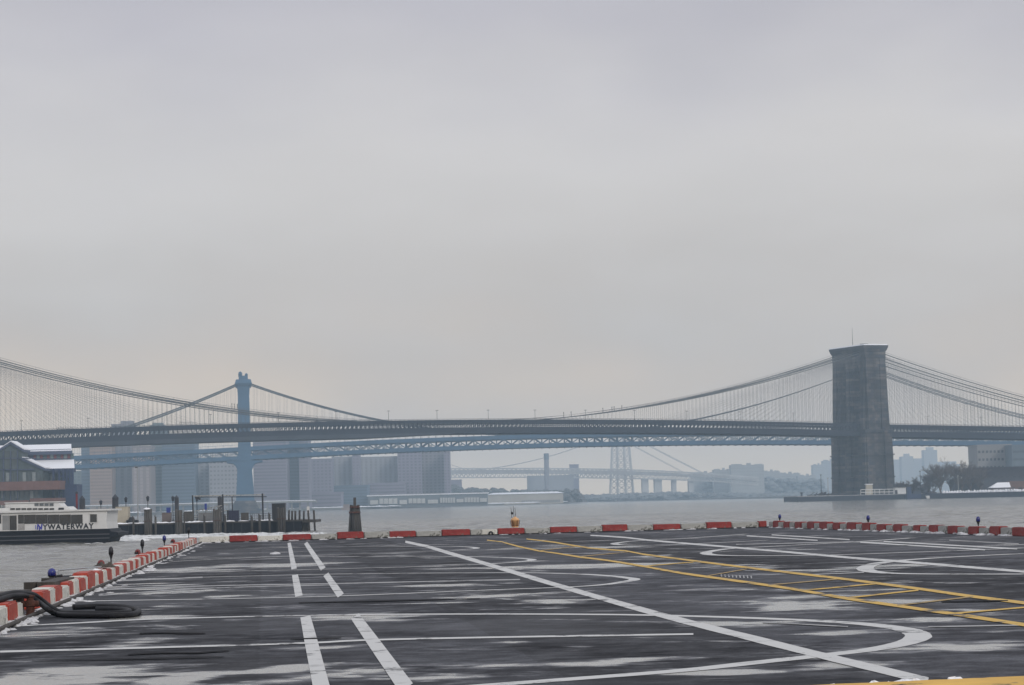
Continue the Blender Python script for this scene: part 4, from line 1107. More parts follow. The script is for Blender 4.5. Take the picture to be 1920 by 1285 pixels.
# gabled front wing
yf = YP - 4
gp = [XZ(25, 831, -4), XZ(46, 843.5, -4), XZ(46, 861, -4), XZ(86, 879, -4)]
cx_ = gp[0].x
def mir(p): return Vector((2 * cx_ - p.x, p.y, p.z))
outl = [gp[0], gp[1], gp[2], gp[3], Vector((gp[3].x - 0.8, yf, base_z)), Vector((2 * cx_ - gp[3].x + 0.8, yf, base_z)), mir(gp[3]), mir(gp[2]), mir(gp[1])]
MB().prism(outl, (0, 9.9, 0)).build('gable_wall', M_GREENGREY, hall)
for sg in (1, -1):
    f = (lambda p: p) if sg == 1 else mir
    for q0, q1, nm in ((gp[0], gp[1], 'upper'), (gp[2], gp[3], 'lower')):
        d_ = (f(q1) - f(q0)).normalized() * 0.8
        a_, b_ = f(q0) , f(q1) + d_
        up_ = Vector((0, 0, 0.75))
        MB().prism([a_ + Vector((0, -0.6, -0.5)), b_ + Vector((0, -0.6, -0.5)), b_ + Vector((0, -0.6, 0.35)), a_ + Vector((0, -0.6, 0.35))], (0, 10.9, 0)).build('barge_board', M_TRIM, hall)
        MB().prism([a_ + Vector((0, 0.1, 0.36)), b_ + Vector((0, 0.1, 0.36)), b_ + Vector((0, 0.1, 0.75)), a_ + Vector((0, 0.1, 0.75))], (0, 10.0, 0)).build('roof_snow', M_SNOW, hall)
M_PALEGL = mat('pale grey glazing', (0.20, 0.23, 0.24), 0.15, 0.3, 0.8, spec=0.6)
M_DKGL = mat('grey green glazing', (0.055, 0.075, 0.082), 0.15, 0.35, 0.5, spec=0.6)
def pane(x0, x1, y0, y1, m_, nm='window', dy=-4.15):
    a_, b_ = XZ(x0, y0, dy), XZ(x1, y1, dy)
    return MB().box(a_.x, b_.x, YP + dy, YP + dy + 0.3, b_.z, a_.z).build(nm, m_, hall)
pane(12, 38, 846, 880, M_DKGL)
for k in range(5): pane(-2 + k * 9, 4.5 + k * 9, 887, 903, (M_PALEGL, M_DKGL, M_PALEGL, M_DKGL, M_DKGL)[k])
for k in range(4): pane(47 + k * 9, 53.5 + k * 9, 886, 903, (M_PALEGL, M_DKGL, M_PALEGL, M_DKGL)[k])
for k in range(9): pane(-2 + k * 9, 4.5 + k * 9, 921, 934, (M_DKGL, M_PALEGL, M_DKGL)[k % 3])
for k in range(9): pane(-2 + k * 9, 4.5 + k * 9, 944, 956, M_DKGL)
for k in range(4): pane(86 + k * 8, 92 + k * 8, 888, 903, (M_PALEGL, M_DKGL)[k % 2], dy=5.85)
for k in range(4): pane(86 + k * 8, 92 + k * 8, 921, 936, (M_DKGL, M_PALEGL)[k % 2], dy=5.85)
fr = MB()
for x in (12, 38, 25): fr.beam(XZ(x, 846, -4.4), XZ(x, 955, -4.4), 0.35)
for y in (860, 881): fr.beam(XZ(-10, y, -4.4), XZ(70, y, -4.4), 0.35)
fr.build('facade_frame', M_TRIM, hall)
for x0, x1, y0, y1, dy in ((-60, 120, 906, 918, -7.5), (64, 121, 935, 942, -7.2), (-60, 62, 941, 946, -7.4)):
    a_, b_ = XZ(x0, y0, dy), XZ(x1, y1, dy)
    MB().box(a_.x, b_.x, YP + dy, YP + dy + (13 if x1 > 100 else 3), b_.z, a_.z).build('balcony', M_BRICKRED, hall)
cl = MB()
for x in (97, 108, 116, 122, 128, 133): cl.beam(XZ(x, 879, 3), XZ(x, 957, 3), 0.7)
for y in (893, 908, 925): cl.beam(XZ(110, y, 3), XZ(134, y, 3), 0.5)
cl.build('steel_column', M_NAVY, hall)
MB().box(XZ(118, 900).x, XZ(142, 900).x, YP + 2, YP + 12, 0.4, XZ(140, 908).z).build('stair_tower', M_NAVY, hall)
MB().box(xl, XZ(150, 900).x, YP - 14, YP + 44, -2, 0.6).build('pier_platform', M_SEAWALL, hall)

# ================================================================== FERRY LANDING
YL = 350.0
def LP(px, py, dy=0.0):
    return P(px, py, YL + dy)
landing = thing('ferry_landing', (LP(400, 1003).x, YL, 0), 'long black ferry landing float with timber deck edge', 'ferry landing')
hullm = MB()
xa, xe = LP(207, 1000).x, LP(566, 1000).x
hullm.box(xa, xe, YL, YL + 14, -0.5, 1.75)
hullm.build('float_hull', M_HULL, landing)
MB().box(xa - .1, xe + 0.1, YL - 0.12, YL + 14.1, 1.75, 1.98).build('deck_edge', M_DKTIMBER, landing)
tr = MB()
for k in range(22):
    x = xa + (xe - xa) * k / 22
    tr.box(x, x + 0.16, YL - 0.14, YL - 0.005, -0.3, 1.74)
tr.build('rubbing_strip', M_BLACKRUB, landing)
sn = MB(); rnd = random.Random(5)
for k in range(60):
    t = rnd.random(); x = xa + (xe - xa) * (0.0 + 0.55 * t if k < 45 else t)
    sn.blob((x, YL + 0.2 + rnd.random() * 0.5, 1.95), 0.5 + rnd.random() * 0.6, 0.4, 0.10 + 0.14 * rnd.random(), k, 6, 3)
sn.build('snow_cover', M_SNOW, landing, kind='stuff', fix=False)
# railing with posts
rl = MB()
for k in range(50):
    x = LP(300 + k * 4.2, 975).x
    rl.beam((x, YL + 4, 1.98), (x, YL + 4, 3.05), 0.05)
for z in (2.35, 2.7, 3.05): rl.beam((LP(300, 975).x, YL + 4, z), (LP(506, 975).x, YL + 4, z), 0.05)
rl.build('railing', M_LAMPGREEN, landing)
# timber end with fence posts
en = MB(); en.box(LP(566, 1000).x, LP(592, 1000).x, YL + 0.3, YL + 10, 1.55, 1.95)
en.build('end_platform', M_DKTIMBER, landing)
for px, y0, y1 in ((541, 957, 976), (547, 958, 976), (553, 958, 976), (561, 957, 976), (569, 958, 976), (577, 957, 1003), (587.5, 957, 1003)):
    a_, b_ = LP(px, y0), LP(px + (3 if y1 > 990 else 0), y1)
    z0 = -0.5 if y1 > 990 else 1.9
    MB().tube([(b_.x, YL + 0.6, z0), (a_.x, YL + 0.6, a_.z)], 0.15, 8).build('fence_post', M_DKTIMBER, landing, smooth=True)
MB().box(LP(565, 1000).x, LP(576, 1000).x, YL + 1.2, YL + 3, 0.2, 1.5).build('end_brace', M_DKTIMBER, landing)
def pile_cluster(px0, px1, ytop, lab, m_=None, dy=-0.6, name='pile_cluster', z0=-1.0, cap=True):
    a_, b_ = LP(px0, ytop, dy), LP(px1, ytop, dy)
    cxm = (a_.x + b_.x) / 2; w = b_.x - a_.x; zt2 = a_.z
    o = thing(name, (cxm, YL + dy, 0), lab, 'pile cluster', 'timber pile clusters along the ferry landing')
    n = max(2, int(round(w / 0.33)))
    rr = w / n / 2 * 1.05
    for row in range(2):
        for k in range(n - row):
            x = a_.x + (k + 0.5 + row * 0.5) * w / n
            MB().tube([(x, YL + dy - row * 0.36, z0), (x, YL + dy - row * 0.36, zt2 - (0.08 * ((k * 7 + row * 3) % 4)))], [rr * 1.05, rr * 0.95], 8).build('pile', m_ or M_GREYTIMBER, o, smooth=True)
    if cap:
        q = MB(); q.tube([(a_.x - .04, YL + dy - 0.66, zt2 * 0.55), (b_.x + .04, YL + dy - 0.66, zt2 * 0.55)], 0.05, 6)
        q.build('steel_band', M_RUST, o)
pile_cluster(270, 285, 954, 'timber pile cluster with snowy top beside the cream cabin')
pile_cluster(289.5, 293.5, 966, 'thin pile pair just right of the snowy topped cluster', cap=False)
pile_cluster(328, 342, 955, 'timber pile cluster under the second steel pipe pile')
pile_cluster(399, 415, 954, 'timber pile cluster below the middle of the gallows frame')
pile_cluster(519, 535, 951, 'dark timber pile cluster before the black box at the right', M_DKTIMBER)
pile_cluster(201, 206, 968, 'slim dark pile pair at the ferry bow', M_DKTIMBER, cap=False)
pile_cluster(248, 252, 968, 'slim dark pile pair below the tall light pole', M_DKTIMBER, cap=False)
s_ = MB().blob((LP(277, 954).x, YL - .75, LP(277, 954).z - .1), 0.6, 0.45, 0.22, 3)
s_.build('snow', M_SNOW); bpy.data.objects['snow.001']['kind'] = 'stuff'; bpy.data.objects['snow.001']['label'] = 'snow heaped on the pile cluster by the cream cabin'
def pipe_pile(px, w, yt, yb, lab, dy=20.0):
    a_ = LP(px, yt, dy); r = w / 2 * (YL + dy) / FPX
    o = thing('pipe_pile', (a_.x, YL + dy, 0), lab, 'pile', 'black pipe piles with cone caps')
    h = w * 0.6 * (YL + dy) / FPX
    MB().lathe((a_.x, YL + dy, 0), [(r, -1), (r, a_.z - h)], 14).build('pipe', M_BLACK, o, smooth=True)
    MB().lathe((a_.x, YL + dy, a_.z - h), [(r * 1.04, 0), (r * 0.9, h * 0.2), (r * 0.12, h), (0.02, h * 1.02)], 14).build('cone_cap', M_LAMPGREEN, o)
pipe_pile(154, 11, 930, 958, 'short black pipe pile with cone cap beside the red post')
pipe_pile(216, 12, 927, 965, 'tall black pipe pile with cone cap behind the cream cabin')
pipe_pile(331, 8, 929, 956, 'black pipe pile with cone cap behind a timber cluster')
pipe_pile(412, 8.5, 929, 965, 'black pipe pile inside the gallows frame')
o = thing('red_post', (LP(144, 957, 22).x, YL + 22, 0), 'red post left of the short black pipe pile', 'post')
MB().tube([(LP(144, 957, 22).x, YL + 22, -1), (LP(144, 957, 22).x, YL + 22, LP(144, 926, 22).z)], 0.16, 8).build('shaft', mat('red post paint', (0.20, 0.03, 0.04), 0.6, 0.2, 1), o)
MB().lathe((LP(144, 957, 22).x, YL + 22, LP(144, 926, 22).z), [(0.22, 0), (0.2, 0.25), (0.02, 0.4)], 8).build('cap', M_LAMPGREEN, o)
# lanterns on posts along the shore walkway behind the landing
wk = thing('walkway', (LP(270, 965, 36).x, YL + 36, 0), 'low dark walkway behind the landing that carries the lantern posts', 'walkway')
MB().box(LP(120, 965, 34).x, LP(500, 965, 34).x, YL + 34, YL + 40, 1.2, 1.9).build('deck_slab', M_SEAWALL, wk)
wp = MB()
for k in range(14):
    x = LP(125 + k * 28, 965, 35).x
    wp.tube([(x, YL + 35, -1), (x, YL + 35, 1.2)], 0.2, 6)
wp.build('support_pile', M_DKTIMBER, wk)
lamp0 = None
for px, yt, wh in ((189, 938, 'leftmost, above the ferry roof'), (236, 932, 'right behind the cream cabin'), (277, 930, 'above the snowy topped pile cluster'), (324, 930, 'just left of the second pipe pile'), (369, 931, 'inside the left side of the gallows frame')):
    a_ = LP(px, yt, 36); q = Vector((a_.x, YL + 36, 1.9))
    lb = 'dark lantern post on the landing, ' + wh
    if lamp0 is None:
        lamp0 = thing('lantern_post', q, lb, 'lamp post', 'lantern posts behind the ferry landing')
        H_ = 3.4
        MB().lathe(q, [(0.16, 0), (0.14, 0.35), (0.08, 0.4), (0.06, H_ - 0.7)], 8).build('post', M_LAMPGREEN, lamp0)
        MB().lathe(q + Vector((0, 0, H_ - 0.7)), [(0.10, 0), (0.2, 0.1), (0.26, 0.5), (0.3, 0.52), (0.05, 0.72)], 8).build('lantern', M_LAMPGREEN, lamp0)
        H0 = H_
        lamp0.scale = (1, 1, (a_.z - 1.9) / H0)
    else:
        dup(lamp0, q, None, lb, (1, 1, (a_.z - 1.9) / H0))
# gallows frame
gf = thing('gallows_frame', (LP(427, 975, 6).x, YL + 6, 1.98), 'thin dark gallows frame over the gangway with pale top beam', 'frame')
g1, g2 = LP(360, 930.5, 6), LP(496, 928, 6)
q = MB(); q.beam(g1, g2, 0.16); q.build('top_beam', M_GREYWHITE, gf)
q = MB(); q.beam(g1 + Vector((0, 3, -0.15)), g2 + Vector((0, 3, -0.3)), 0.12); q.build('rear_beam', M_BLACK, gf)
for px, yt, w in ((361, 929, 0.2), (417.5, 927, 0.22), (435, 931, 0.15), (492, 925.5, 0.24)):
    t_ = LP(px, yt, 6); b_ = LP(px + 1.5, 976, 6)
    MB().beam((b_.x, YL + 6, 1.95), (t_.x, YL + 6, t_.z), w).build('upright', M_BLACK, gf)
q = MB(); q.beam(LP(366, 933, 6), LP(376, 936, 6), 0.3); q.build('winch_block', M_BLACK, gf)
gw = thing('gangway', (LP(395, 972, 9).x, YL + 9, 1.98), 'pale trussed gangway sloping up inside the gallows frame', 'gangway')
ga, gb_ = LP(366, 970, 9), LP(427, 957, 9)
q = MB(); q.beam(ga, gb_, 0.12); q.build('lower_chord', M_GREYWHITE, gw)
q = MB(); q.beam(ga + Vector((0, 0, 0.95)), gb_ + Vector((0, 0, 0.95)), 0.12); q.build('upper_chord', M_GREYWHITE, gw)
q = MB()
for k in range(8):
    p0, p1 = ga.lerp(gb_, k / 8), ga.lerp(gb_, (k + 1) / 8)
    q.beam(p0, p0 + Vector((0, 0, .95)), 0.07); q.beam(p0, p1 + Vector((0, 0, .95)), 0.06)
q.build('web_member', M_GREYWHITE, gw, kind='stuff')
MB().beam(Vector((gb_.x, gb_.y, 1.9)), gb_, 0.25).build('support_post', M_BLACK, gw)
for px0, px1, yt, wh in ((343.5, 347, 962, 'short dark pile just right of the second timber cluster'), (381, 385, 965, 'short dark pile below the narrow blue sign'), (420, 424, 964, 'short dark pile right of the middle timber cluster'),
                         (470, 474, 966, 'short dark pile right of the weathered grey bin'), (484, 489, 963, 'short dark pile at the right foot of the gallows frame'), (503, 507, 961, 'short dark pile just left of the tall black box')):
    pile_cluster(px0, px1, yt, wh, M_DKTIMBER, cap=False, dy=-0.5)
# odds and ends standing on the landing
def crate(name, x0, x1, yt, m_, lab, cat, dy=3.0, dep=1.2, parts=None):
    a_, b_ = LP(x0, yt, dy), LP(x1, yt, dy)
    o = thing(name, ((a_.x + b_.x) / 2, YL + dy, 1.98), lab, cat)
    MB().box(a_.x, b_.x, YL + dy, YL + dy + dep, 1.98, a_.z - 0.06).build('body', m_, o)
    MB().box(a_.x - .05, b_.x + .05, YL + dy - .05, YL + dy + dep + .05, a_.z - .06, a_.z + .02).build('lid', m_, o)
    rb = MB()
    n = max(2, int((b_.x - a_.x) / 0.35))
    for k in range(n + 1):
        x = a_.x + (b_.x - a_.x) * k / n
        rb.box(x - .03, x + .03, YL + dy - .04, YL + dy - .002, 1.99, a_.z - .1)
    rb.build('rib', m_, o)
    return o
cab = crate('cabin', 217, 240, 951, M_CREAM, 'cream sheet metal cabin on the landing beside the ferry bow', 'cabin', 2.0, 2.0)
crate('equipment_box', 510, 534, 944.5, M_BLACK, 'tall black box behind the dark pile cluster', 'box', 3.5, 1.6)
crate('planter', 429, 447, 958, mat('dark navy plastic', (0.02, 0.022, 0.05), 0.6, 0.2, 2), 'navy planter box under the gallows frame', 'planter', 1.5, 1.0)
crate('storage_bin', 304, 320, 962, mat('warm grey plastic', (0.15, 0.12, 0.11), 0.7, 0.2, 2), 'warm grey storage bin left of the second pile cluster', 'bin', 2.0, 1.0)
crate('storage_bin', 345, 362, 960, M_GREYTIMBER, 'grey storage bin at the left foot of the gallows frame', 'bin', 2.2, 1.0)
crate('storage_bin', 372, 398, 962, mat('grey plastic', (0.17, 0.17, 0.17), 0.7, 0.2, 2), 'long grey storage bin left of the middle pile cluster', 'bin', 2.2, 1.0)
crate('litter_bin', 452, 465, 962, M_GREYTIMBER, 'weathered grey bin right of the navy planter', 'bin', 2.0, 0.8)
def sign_post(x0, x1, y0, y1, lab):
    a_, b_ = LP(x0, y0, 2.6), LP(x1, y1, 2.6)
    o = thing('sign', ((a_.x + b_.x) / 2, YL + 2.6, 1.98), lab, 'sign')
    MB().box(a_.x, b_.x, YL + 2.55, YL + 2.62, b_.z, a_.z).build('board', M_SIGNBLUE, o)
    MB().tube([((a_.x + b_.x) / 2, YL + 2.66, 1.98), ((a_.x + b_.x) / 2, YL + 2.66, a_.z)], 0.035, 6).build('post', M_BLACK, o)
sign_post(312, 320, 952, 962, 'small blue sign left of the second pipe pile')
sign_post(383.5, 388, 944, 956, 'narrow blue sign inside the gallows frame')
cart = thing('utility_cart', (LP(246, 985, 1.5).x, YL + 1.5, 1.98), 'small dark utility cart parked right of the cream cabin', 'cart')
a_ = LP(237, 983, 1.5).x; b_ = LP(258, 983, 1.5).x
q = MB(); q.box(a_, b_, YL + 1.5, YL + 2.6, 2.15, 2.55); q.prism([(a_ + .3, YL + 1.5, 2.55), (b_ - .5, YL + 1.5, 2.55), (b_ - .8, YL + 1.5, 3.0), (a_ + .5, YL + 1.5, 3.0)], (0, 1.1, 0)); q.build('body', M_BLACK, cart)
for x in (a_ + .3, b_ - .3): MB().tube([(x, YL + 1.44, 2.17), (x, YL + 2.66, 2.17)], 0.2, 10).build('wheel', M_BLACKRUB, cart)
wb = thing('life_ring_box', (LP(578, 975, 2).x, YL + 2, 1.95), 'small white box among the timber fence posts', 'box')
MB().box(LP(575.5, 975, 2).x, LP(580.5, 975, 2).x, YL + 2, YL + 2.4, LP(578, 962, 2).z, LP(578, 950, 2).z).build('box', M_WHITEMETAL, wb)
MB().tube([(LP(578, 975, 2).x, YL + 2.2, 1.9), (LP(578, 975, 2).x, YL + 2.2, LP(578, 962, 2).z)], 0.06, 6).build('post', M_DKTIMBER, wb)
pole = thing('light_pole', (LP(259, 985, 5).x, YL + 5, 1.98), 'tall slim pale light pole with dark head above the landing', 'light pole')
t_ = LP(257.5, 877, 5)
MB().tube([(LP(259, 985, 5).x, YL + 5, 1.9), (t_.x, YL + 5, t_.z)], [0.11, 0.07], 8).build('shaft', mat('galvanised steel', (0.30, 0.32, 0.34), 0.5, 0.1, 1), pole)
MB().beam(t_ + Vector((0.05, 0, 0)), t_ + Vector((-0.35, 0, 0.02)), 0.2, 0.14).build('lamp_head', M_BLACK, pole)

# ------------------------------------------------------------------ ferry
YF = 290.0
def FP(px, py, dy=0.0): return P(px, py, YF + dy)
ferry = thing('ferry', (FP(60, 1015).x, YF + 4, 0), 'white ferry with black hull and dark lettering on its side', 'ferry')
x0f = FP(-220, 1000).x
xs_ = FP(208, 1000).x
hb_ = MB()
zh = FP(100, 994).z
hb_.prism([(x0f, YF, -0.4), (xs_ - 0.6, YF, -0.4), (xs_ - 0.15, YF, 0.6), (xs_ + 0.9, YF, 1.0), (xs_ + .9, YF, 1.3), (xs_, YF, 1.45), (xs_ - 0.2, YF, zh), (x0f, YF, zh)], (0, 8.2, 0))
hb_.build('hull', M_HULL, ferry)
q = MB()
for z in (0.55, 1.05): q.box(x0f, xs_ - 0.2, YF - 0.12, YF - 0.003, z, z + 0.14)
q.build('rub_rail', mat('grey rail', (0.06, 0.06, 0.07), 0.5, 0.2, 1), ferry)
zr = FP(100, 960).z
xe1 = FP(201, 975).x
ca = MB(); ca.prism([(x0f, YF + 0.15, zh), (xe1, YF + 0.15, zh), (xe1 - .12, YF + 0.15, zh + 0.9), (xe1 - 0.02, YF + .15, zr), (x0f, YF + .15, zr)], (0, 7.9, 0))
ca.build('cabin_wall', M_WHITEMETAL, ferry)
MB().box(x0f, FP(207, 958).x, YF - 0.1, YF + 8.3, zr, zr + 0.22).build('cabin_roof', M_WHITEMETAL, ferry)
def fpane(x0, x1, y0, y1, m_, nm, dy=0.10, par=None):
    a2, b2 = FP(x0, y0), FP(x1, y1)
    return MB().box(a2.x, b2.x, YF + dy, YF + dy + 0.2, b2.z, a2.z).build(nm, m_, par or ferry)
for k in range(5):
    fpane(45 + k * 22, 66.6 + k * 22, 965.5, 982, M_GLASS, 'window')
fpane(33.5, 44.5, 965.5, 982, M_GLASS, 'window')
for x0, x1 in ((-60, -30), (-28, 2)): fpane(x0, x1, 966, 982, M_GLASS, 'window')
w_ = fpane(168, 182.5, 964, 980, M_GLASS, 'window')
q = MB()
for x in (168.4, 182.1): q.beam(FP(x, 963.5, .08), FP(x, 980.5, .08), 0.06)
for y in (964, 980): q.beam(FP(167.5, y, .08), FP(183, y, .08), 0.06)
q.build('window_frame', M_WHITEMETAL, w_)
d_ = fpane(17.5, 31, 967, 994, M_GLASS, 'door')
fpane(4, 17, 967, 994, mat('grey boat panel', (0.25, 0.25, 0.25), 0.5, 0.2, 1), 'side_panel', 0.12)
fpane(33, 46, 983.5, 994, mat('scuffed grey panel', (0.33, 0.32, 0.31), 0.6, 0.3, 4), 'side_panel', 0.12)
# upper works
zu = zr + 0.22
ud = MB(); a2 = FP(12, 943, 2)
ud.prism([(FP(-200, 950, 2).x, YF + 2, zu), (FP(133, 957, 2).x, YF + 2, zu), (FP(126, 951, 2).x, YF + 2, zu + 0.42), (FP(-200, 951, 2).x, YF + 2, zu + 0.42)], (0, 4.4, 0))
ud.build('upper_deck_side', M_WHITEMETAL, ferry)
wh_ = MB(); wh_.prism([(FP(10, 951, 2.3).x, YF + 2.3, zu + .42), (FP(116, 951, 2.3).x, YF + 2.3, zu + .42), (FP(109, 943, 2.3).x, YF + 2.3, FP(60, 943, 2.3).z), (FP(10, 943, 2.3).x, YF + 2.3, FP(60, 943, 2.3).z)], (0, 3.6, 0))
wh_.build('wheelhouse', M_WHITEMETAL, ferry)
MB().box(FP(8, 942, 2).x, FP(111, 942, 2).x, YF + 2.1, YF + 6.1, FP(60, 943, 2.3).z, FP(60, 943, 2.3).z + 0.1).build('wheelhouse_roof', M_WHITEMETAL, ferry)
for k in range(8): fpane(13 + k * 10.6, 21.5 + k * 10.6, 953.3, 956.2, M_GLASS, 'window', 1.9)
for k in range(4): fpane(58 + k * 9.4, 65.5 + k * 9.4, 944.2, 948.8, mat('grey boat glass', (0.10, 0.11, 0.12), 0.15, 0.3, 1), 'window', 2.2)
fpane(104, 114, 952.5, 956, M_BLACK, 'vent', 1.9)
q = MB()
for k in range(14): q.beam(FP(-20 + k * 3.2, 947, 2), FP(-20 + k * 3.2, 952, 2), 0.05)
q.build('railing', M_WHITEMETAL, ferry)
def text(body, size, px, py, m_, parent, name, Y, shear=0.0, sx=1.0, bold=0.012):
    cu = bpy.data.curves.new(name, 'FONT'); cu.body = body; cu.size = size; cu.extrude = 0.012; cu.offset = bold; cu.shear = shear
    cu.space_character = 1.16
    tmp = bpy.data.objects.new('tmp', cu); COL.objects.link(tmp)
    dg = bpy.context.evaluated_depsgraph_get()
    me = bpy.data.meshes.new_from_object(tmp.evaluated_get(dg))
    bpy.data.objects.remove(tmp)
    p = P(px, py, Y)
    og = origin(parent)
    base_v = [v.co.copy() for v in me.vertices]; base_f = [tuple(q_.vertices) for q_ in me.polygons]
    mb_ = MB()
    for k_, (dx_, dz_) in enumerate(((0, 0), (.022, 0), (-.022, 0), (0, .02), (0, -.02))):   # heavy strokes
        mb_.add([(p.x + c_.x * sx + dx_, Y - c_.z - 0.0015 * k_, p.z + c_.y + dz_) for c_ in base_v], base_f)
    me = mb_.mesh(name, m_, og, fix=False)
    o2 = bpy.data.objects.new(name, me); COL.objects.link(o2); o2.parent = parent; ORG[o2.name] = og
    w = max(v.co.x for v in me.vertices) - min(v.co.x for v in me.vertices)
    return o2, w
o2, w = text('YWATERWAY', 0.92, 80.5, 993.2, M_LETTER, ferry, 'lettering', YF + 0.12, bold=0.012)
want = FP(176.5, 990).x - FP(80.5, 990).x
for v in o2.data.vertices:
    v.co.x = (FP(80.5, 990).x - ORG[ferry.name].x) + (v.co.x - (FP(80.5, 990).x - ORG[ferry.name].x)) * want / w
text('N', 0.92, 68.5, 992.8, M_LETBLUE, ferry, 'emblem', YF + 0.11, shear=0.12, bold=0.014)
MB().beam(FP(66.6, 992.6, .1), FP(66.9, 984.6, .1), 0.09, 0.04).build('emblem_stroke', mat('pale blue lettering', (0.15, 0.18, 0.45), 0.5, 0.1), ferry)
text('J', 0.55, 73.0, 995.6, M_LETBLUE, ferry, 'emblem', YF + 0.115, bold=0.014)

# wake foam between ferry, landing and deck corner
fm = MB(); rnd = random.Random(11)
for k in range(1300):
    t = rnd.random()
    px = 205 + 400 * t ** 0.9
    py = 1003.2 + rnd.random() * (9.0 if px < 330 else 6.5) + (3.5 if px < 260 else 0) - 1.0 * (px > 480)
    p = G(px, py, 0.0)
    fm.blob((p.x, p.y, -0.02), 0.7 + rnd.random() * 1.5, 0.8 + rnd.random() * 1.8, 0.10 + rnd.random() * 0.25, k, 7, 3)
for k in range(60):
    p = G(-30 + 240 * rnd.random(), 1017.5 + rnd.random() * 2.0, 0.0)
    fm.blob((p.x, p.y, -0.02), 0.3 + rnd.random() * 0.6, 0.3, 0.05 + rnd.random() * 0.1, k, 6, 3)
tag(fm.build('foam', M_FOAM, fix=False), 'white churned foam behind the ferry and along the landing', None, None, 'stuff')

# ------------------------------------------------------------------ lone pile dolphin
YDl = 326.0
dol = thing('pile_dolphin', (P(665, 1000, YDl).x, YDl, 0), 'lone cluster of dark leaning piles standing in the water', 'dolphin')
bx = [(654.5, 0.0), (658, 0.5), (662, -0.4), (666, -0.6), (670, -0.4), (674, 0.0), (676.5, 0.5)]
for k, (bpx, dy) in enumerate(bx):
    b0 = P(bpx, 1002, YDl); tpx = 665 + (bpx - 665.5) * 0.58
    t0 = P(tpx, 947 + (k % 3) * 1.0, YDl)
    MB().tube([(b0.x, YDl + dy * 1.3, -1), (t0.x, YDl + dy * 0.6, t0.z)], [0.22, 0.19], 9).build('pile', M_DKTIMBER, dol, smooth=True)
t0 = P(665, 933, YDl); b0 = P(665.5, 1000, YDl)
MB().tube([(b0.x, YDl + .1, -1), (t0.x, YDl + 0.1, t0.z)], [0.24, 0.20], 9).build('centre_pile', M_DKTIMBER, dol, smooth=True)
q = MB()
for y in (951, 961): q.lathe((P(665, y, YDl).x, YDl, P(665, y, YDl).z), [(0.72 + (y - 951) * 0.012, -0.12), (0.72 + (y - 951) * 0.012, 0.12)], 14)
q.build('wire_lashing', M_RUST, dol)
# small brown wreck of timber near the bank, behind the dolphin
hut = thing('timber_raft', (P(650, 956, 1900).x, 1900, 0), 'brown timber raft moored at the far bank left of the dolphin', 'raft')
MB().box(P(640, 956, 1900).x, P(658, 956, 1900).x, 1898, 1904, -0.5, 2.0).build('hull', mat('brown timber far', (0.24, 0.17, 0.14), 0.8, 0.3, 0.3), hut)
MB().box(P(644, 956, 1900).x, P(655, 956, 1900).x, 1899, 1903, 2.0, P(650, 946, 1900).z).build('deckhouse', mat('brown timber far', (0, 0, 0)), hut)

# ================================================================== KERB BLOCKS ROUND THE DECK
def block_mesh(name, m_, seed):
    bm = bmesh.new()
    bmesh.ops.create_cube(bm, size=1.0)
    for v in bm.verts:
        v.co.x *= 1.0; v.co.y *= 0.34; v.co.z = (v.co.z + 0.5) * 0.29
        v.co.y *= 0.94 if v.co.z > 0.1 else 1.0
    bmesh.ops.bevel(bm, geom=[e for e in bm.edges], offset=0.022, segments=2, affect='EDGES')
    bmesh.ops.subdivide_edges(bm, edges=[e for e in bm.edges if e.calc_length() > 0.2], cuts=2)
    for v in bm.verts:
        n_ = noise.noise((v.co.x * 6 + seed * 13, v.co.y * 9, v.co.z * 9))
        v.co += Vector((0, 1, 1)) * n_ * 0.010 if v.co.z > 0.02 else Vector((0, 0, 0))
    me = bpy.data.meshes.new(name); bm.to_mesh(me); bm.free()
    me.materials.append(m_)
    return me
MESH = {'red': [block_mesh('kerb_block', M_REDSHADE, s) for s in range(3)], 'orange': [block_mesh('kerb_block', M_ORANGE, s) for s in range(3)],
        'white': [block_mesh('kerb_block', M_WHITE, s) for s in range(3)], 'grey': [block_mesh('kerb_block', M_GREYWHITE, s) for s in range(3)]}
def kerb(p0, p1, kind, label, group, k, gap=0.03, hs=1.0, snow=0):
    p0, p1 = Vector(p0), Vector(p1)
    d = p1 - p0; L = d.length
    o = bpy.data.objects.new('kerb_block', MESH[kind][k % 3])
    COL.objects.link(o)
    o.location = ((p0.x + p1.x) / 2 + random.uniform(-.015, .015), (p0.y + p1.y) / 2, ZD)
    o.rotation_euler = (0, 0, math.atan2(d.y, d.x) + random.uniform(-.022, .022))
    o.scale = (L - gap, 1, hs * random.uniform(0.90, 1.06))
    tag(o, label, 'kerb block', group)
    if snow:
        s = MB()
        for j in range(snow):
            s.blob((random.uniform(-.35, .35), random.uniform(-.08, .08), 0.285), random.uniform(.06, .16), random.uniform(.06, .12), random.uniform(.03, .07), j + k, 6, 3)
        so_ = s.build('snow_cap', M_SNOW, None, fix=False); so_.parent = o; so_.location = (0, 0, 0)
    return o
FWD = (Vector((-df.y, df.x, 0))).normalized()
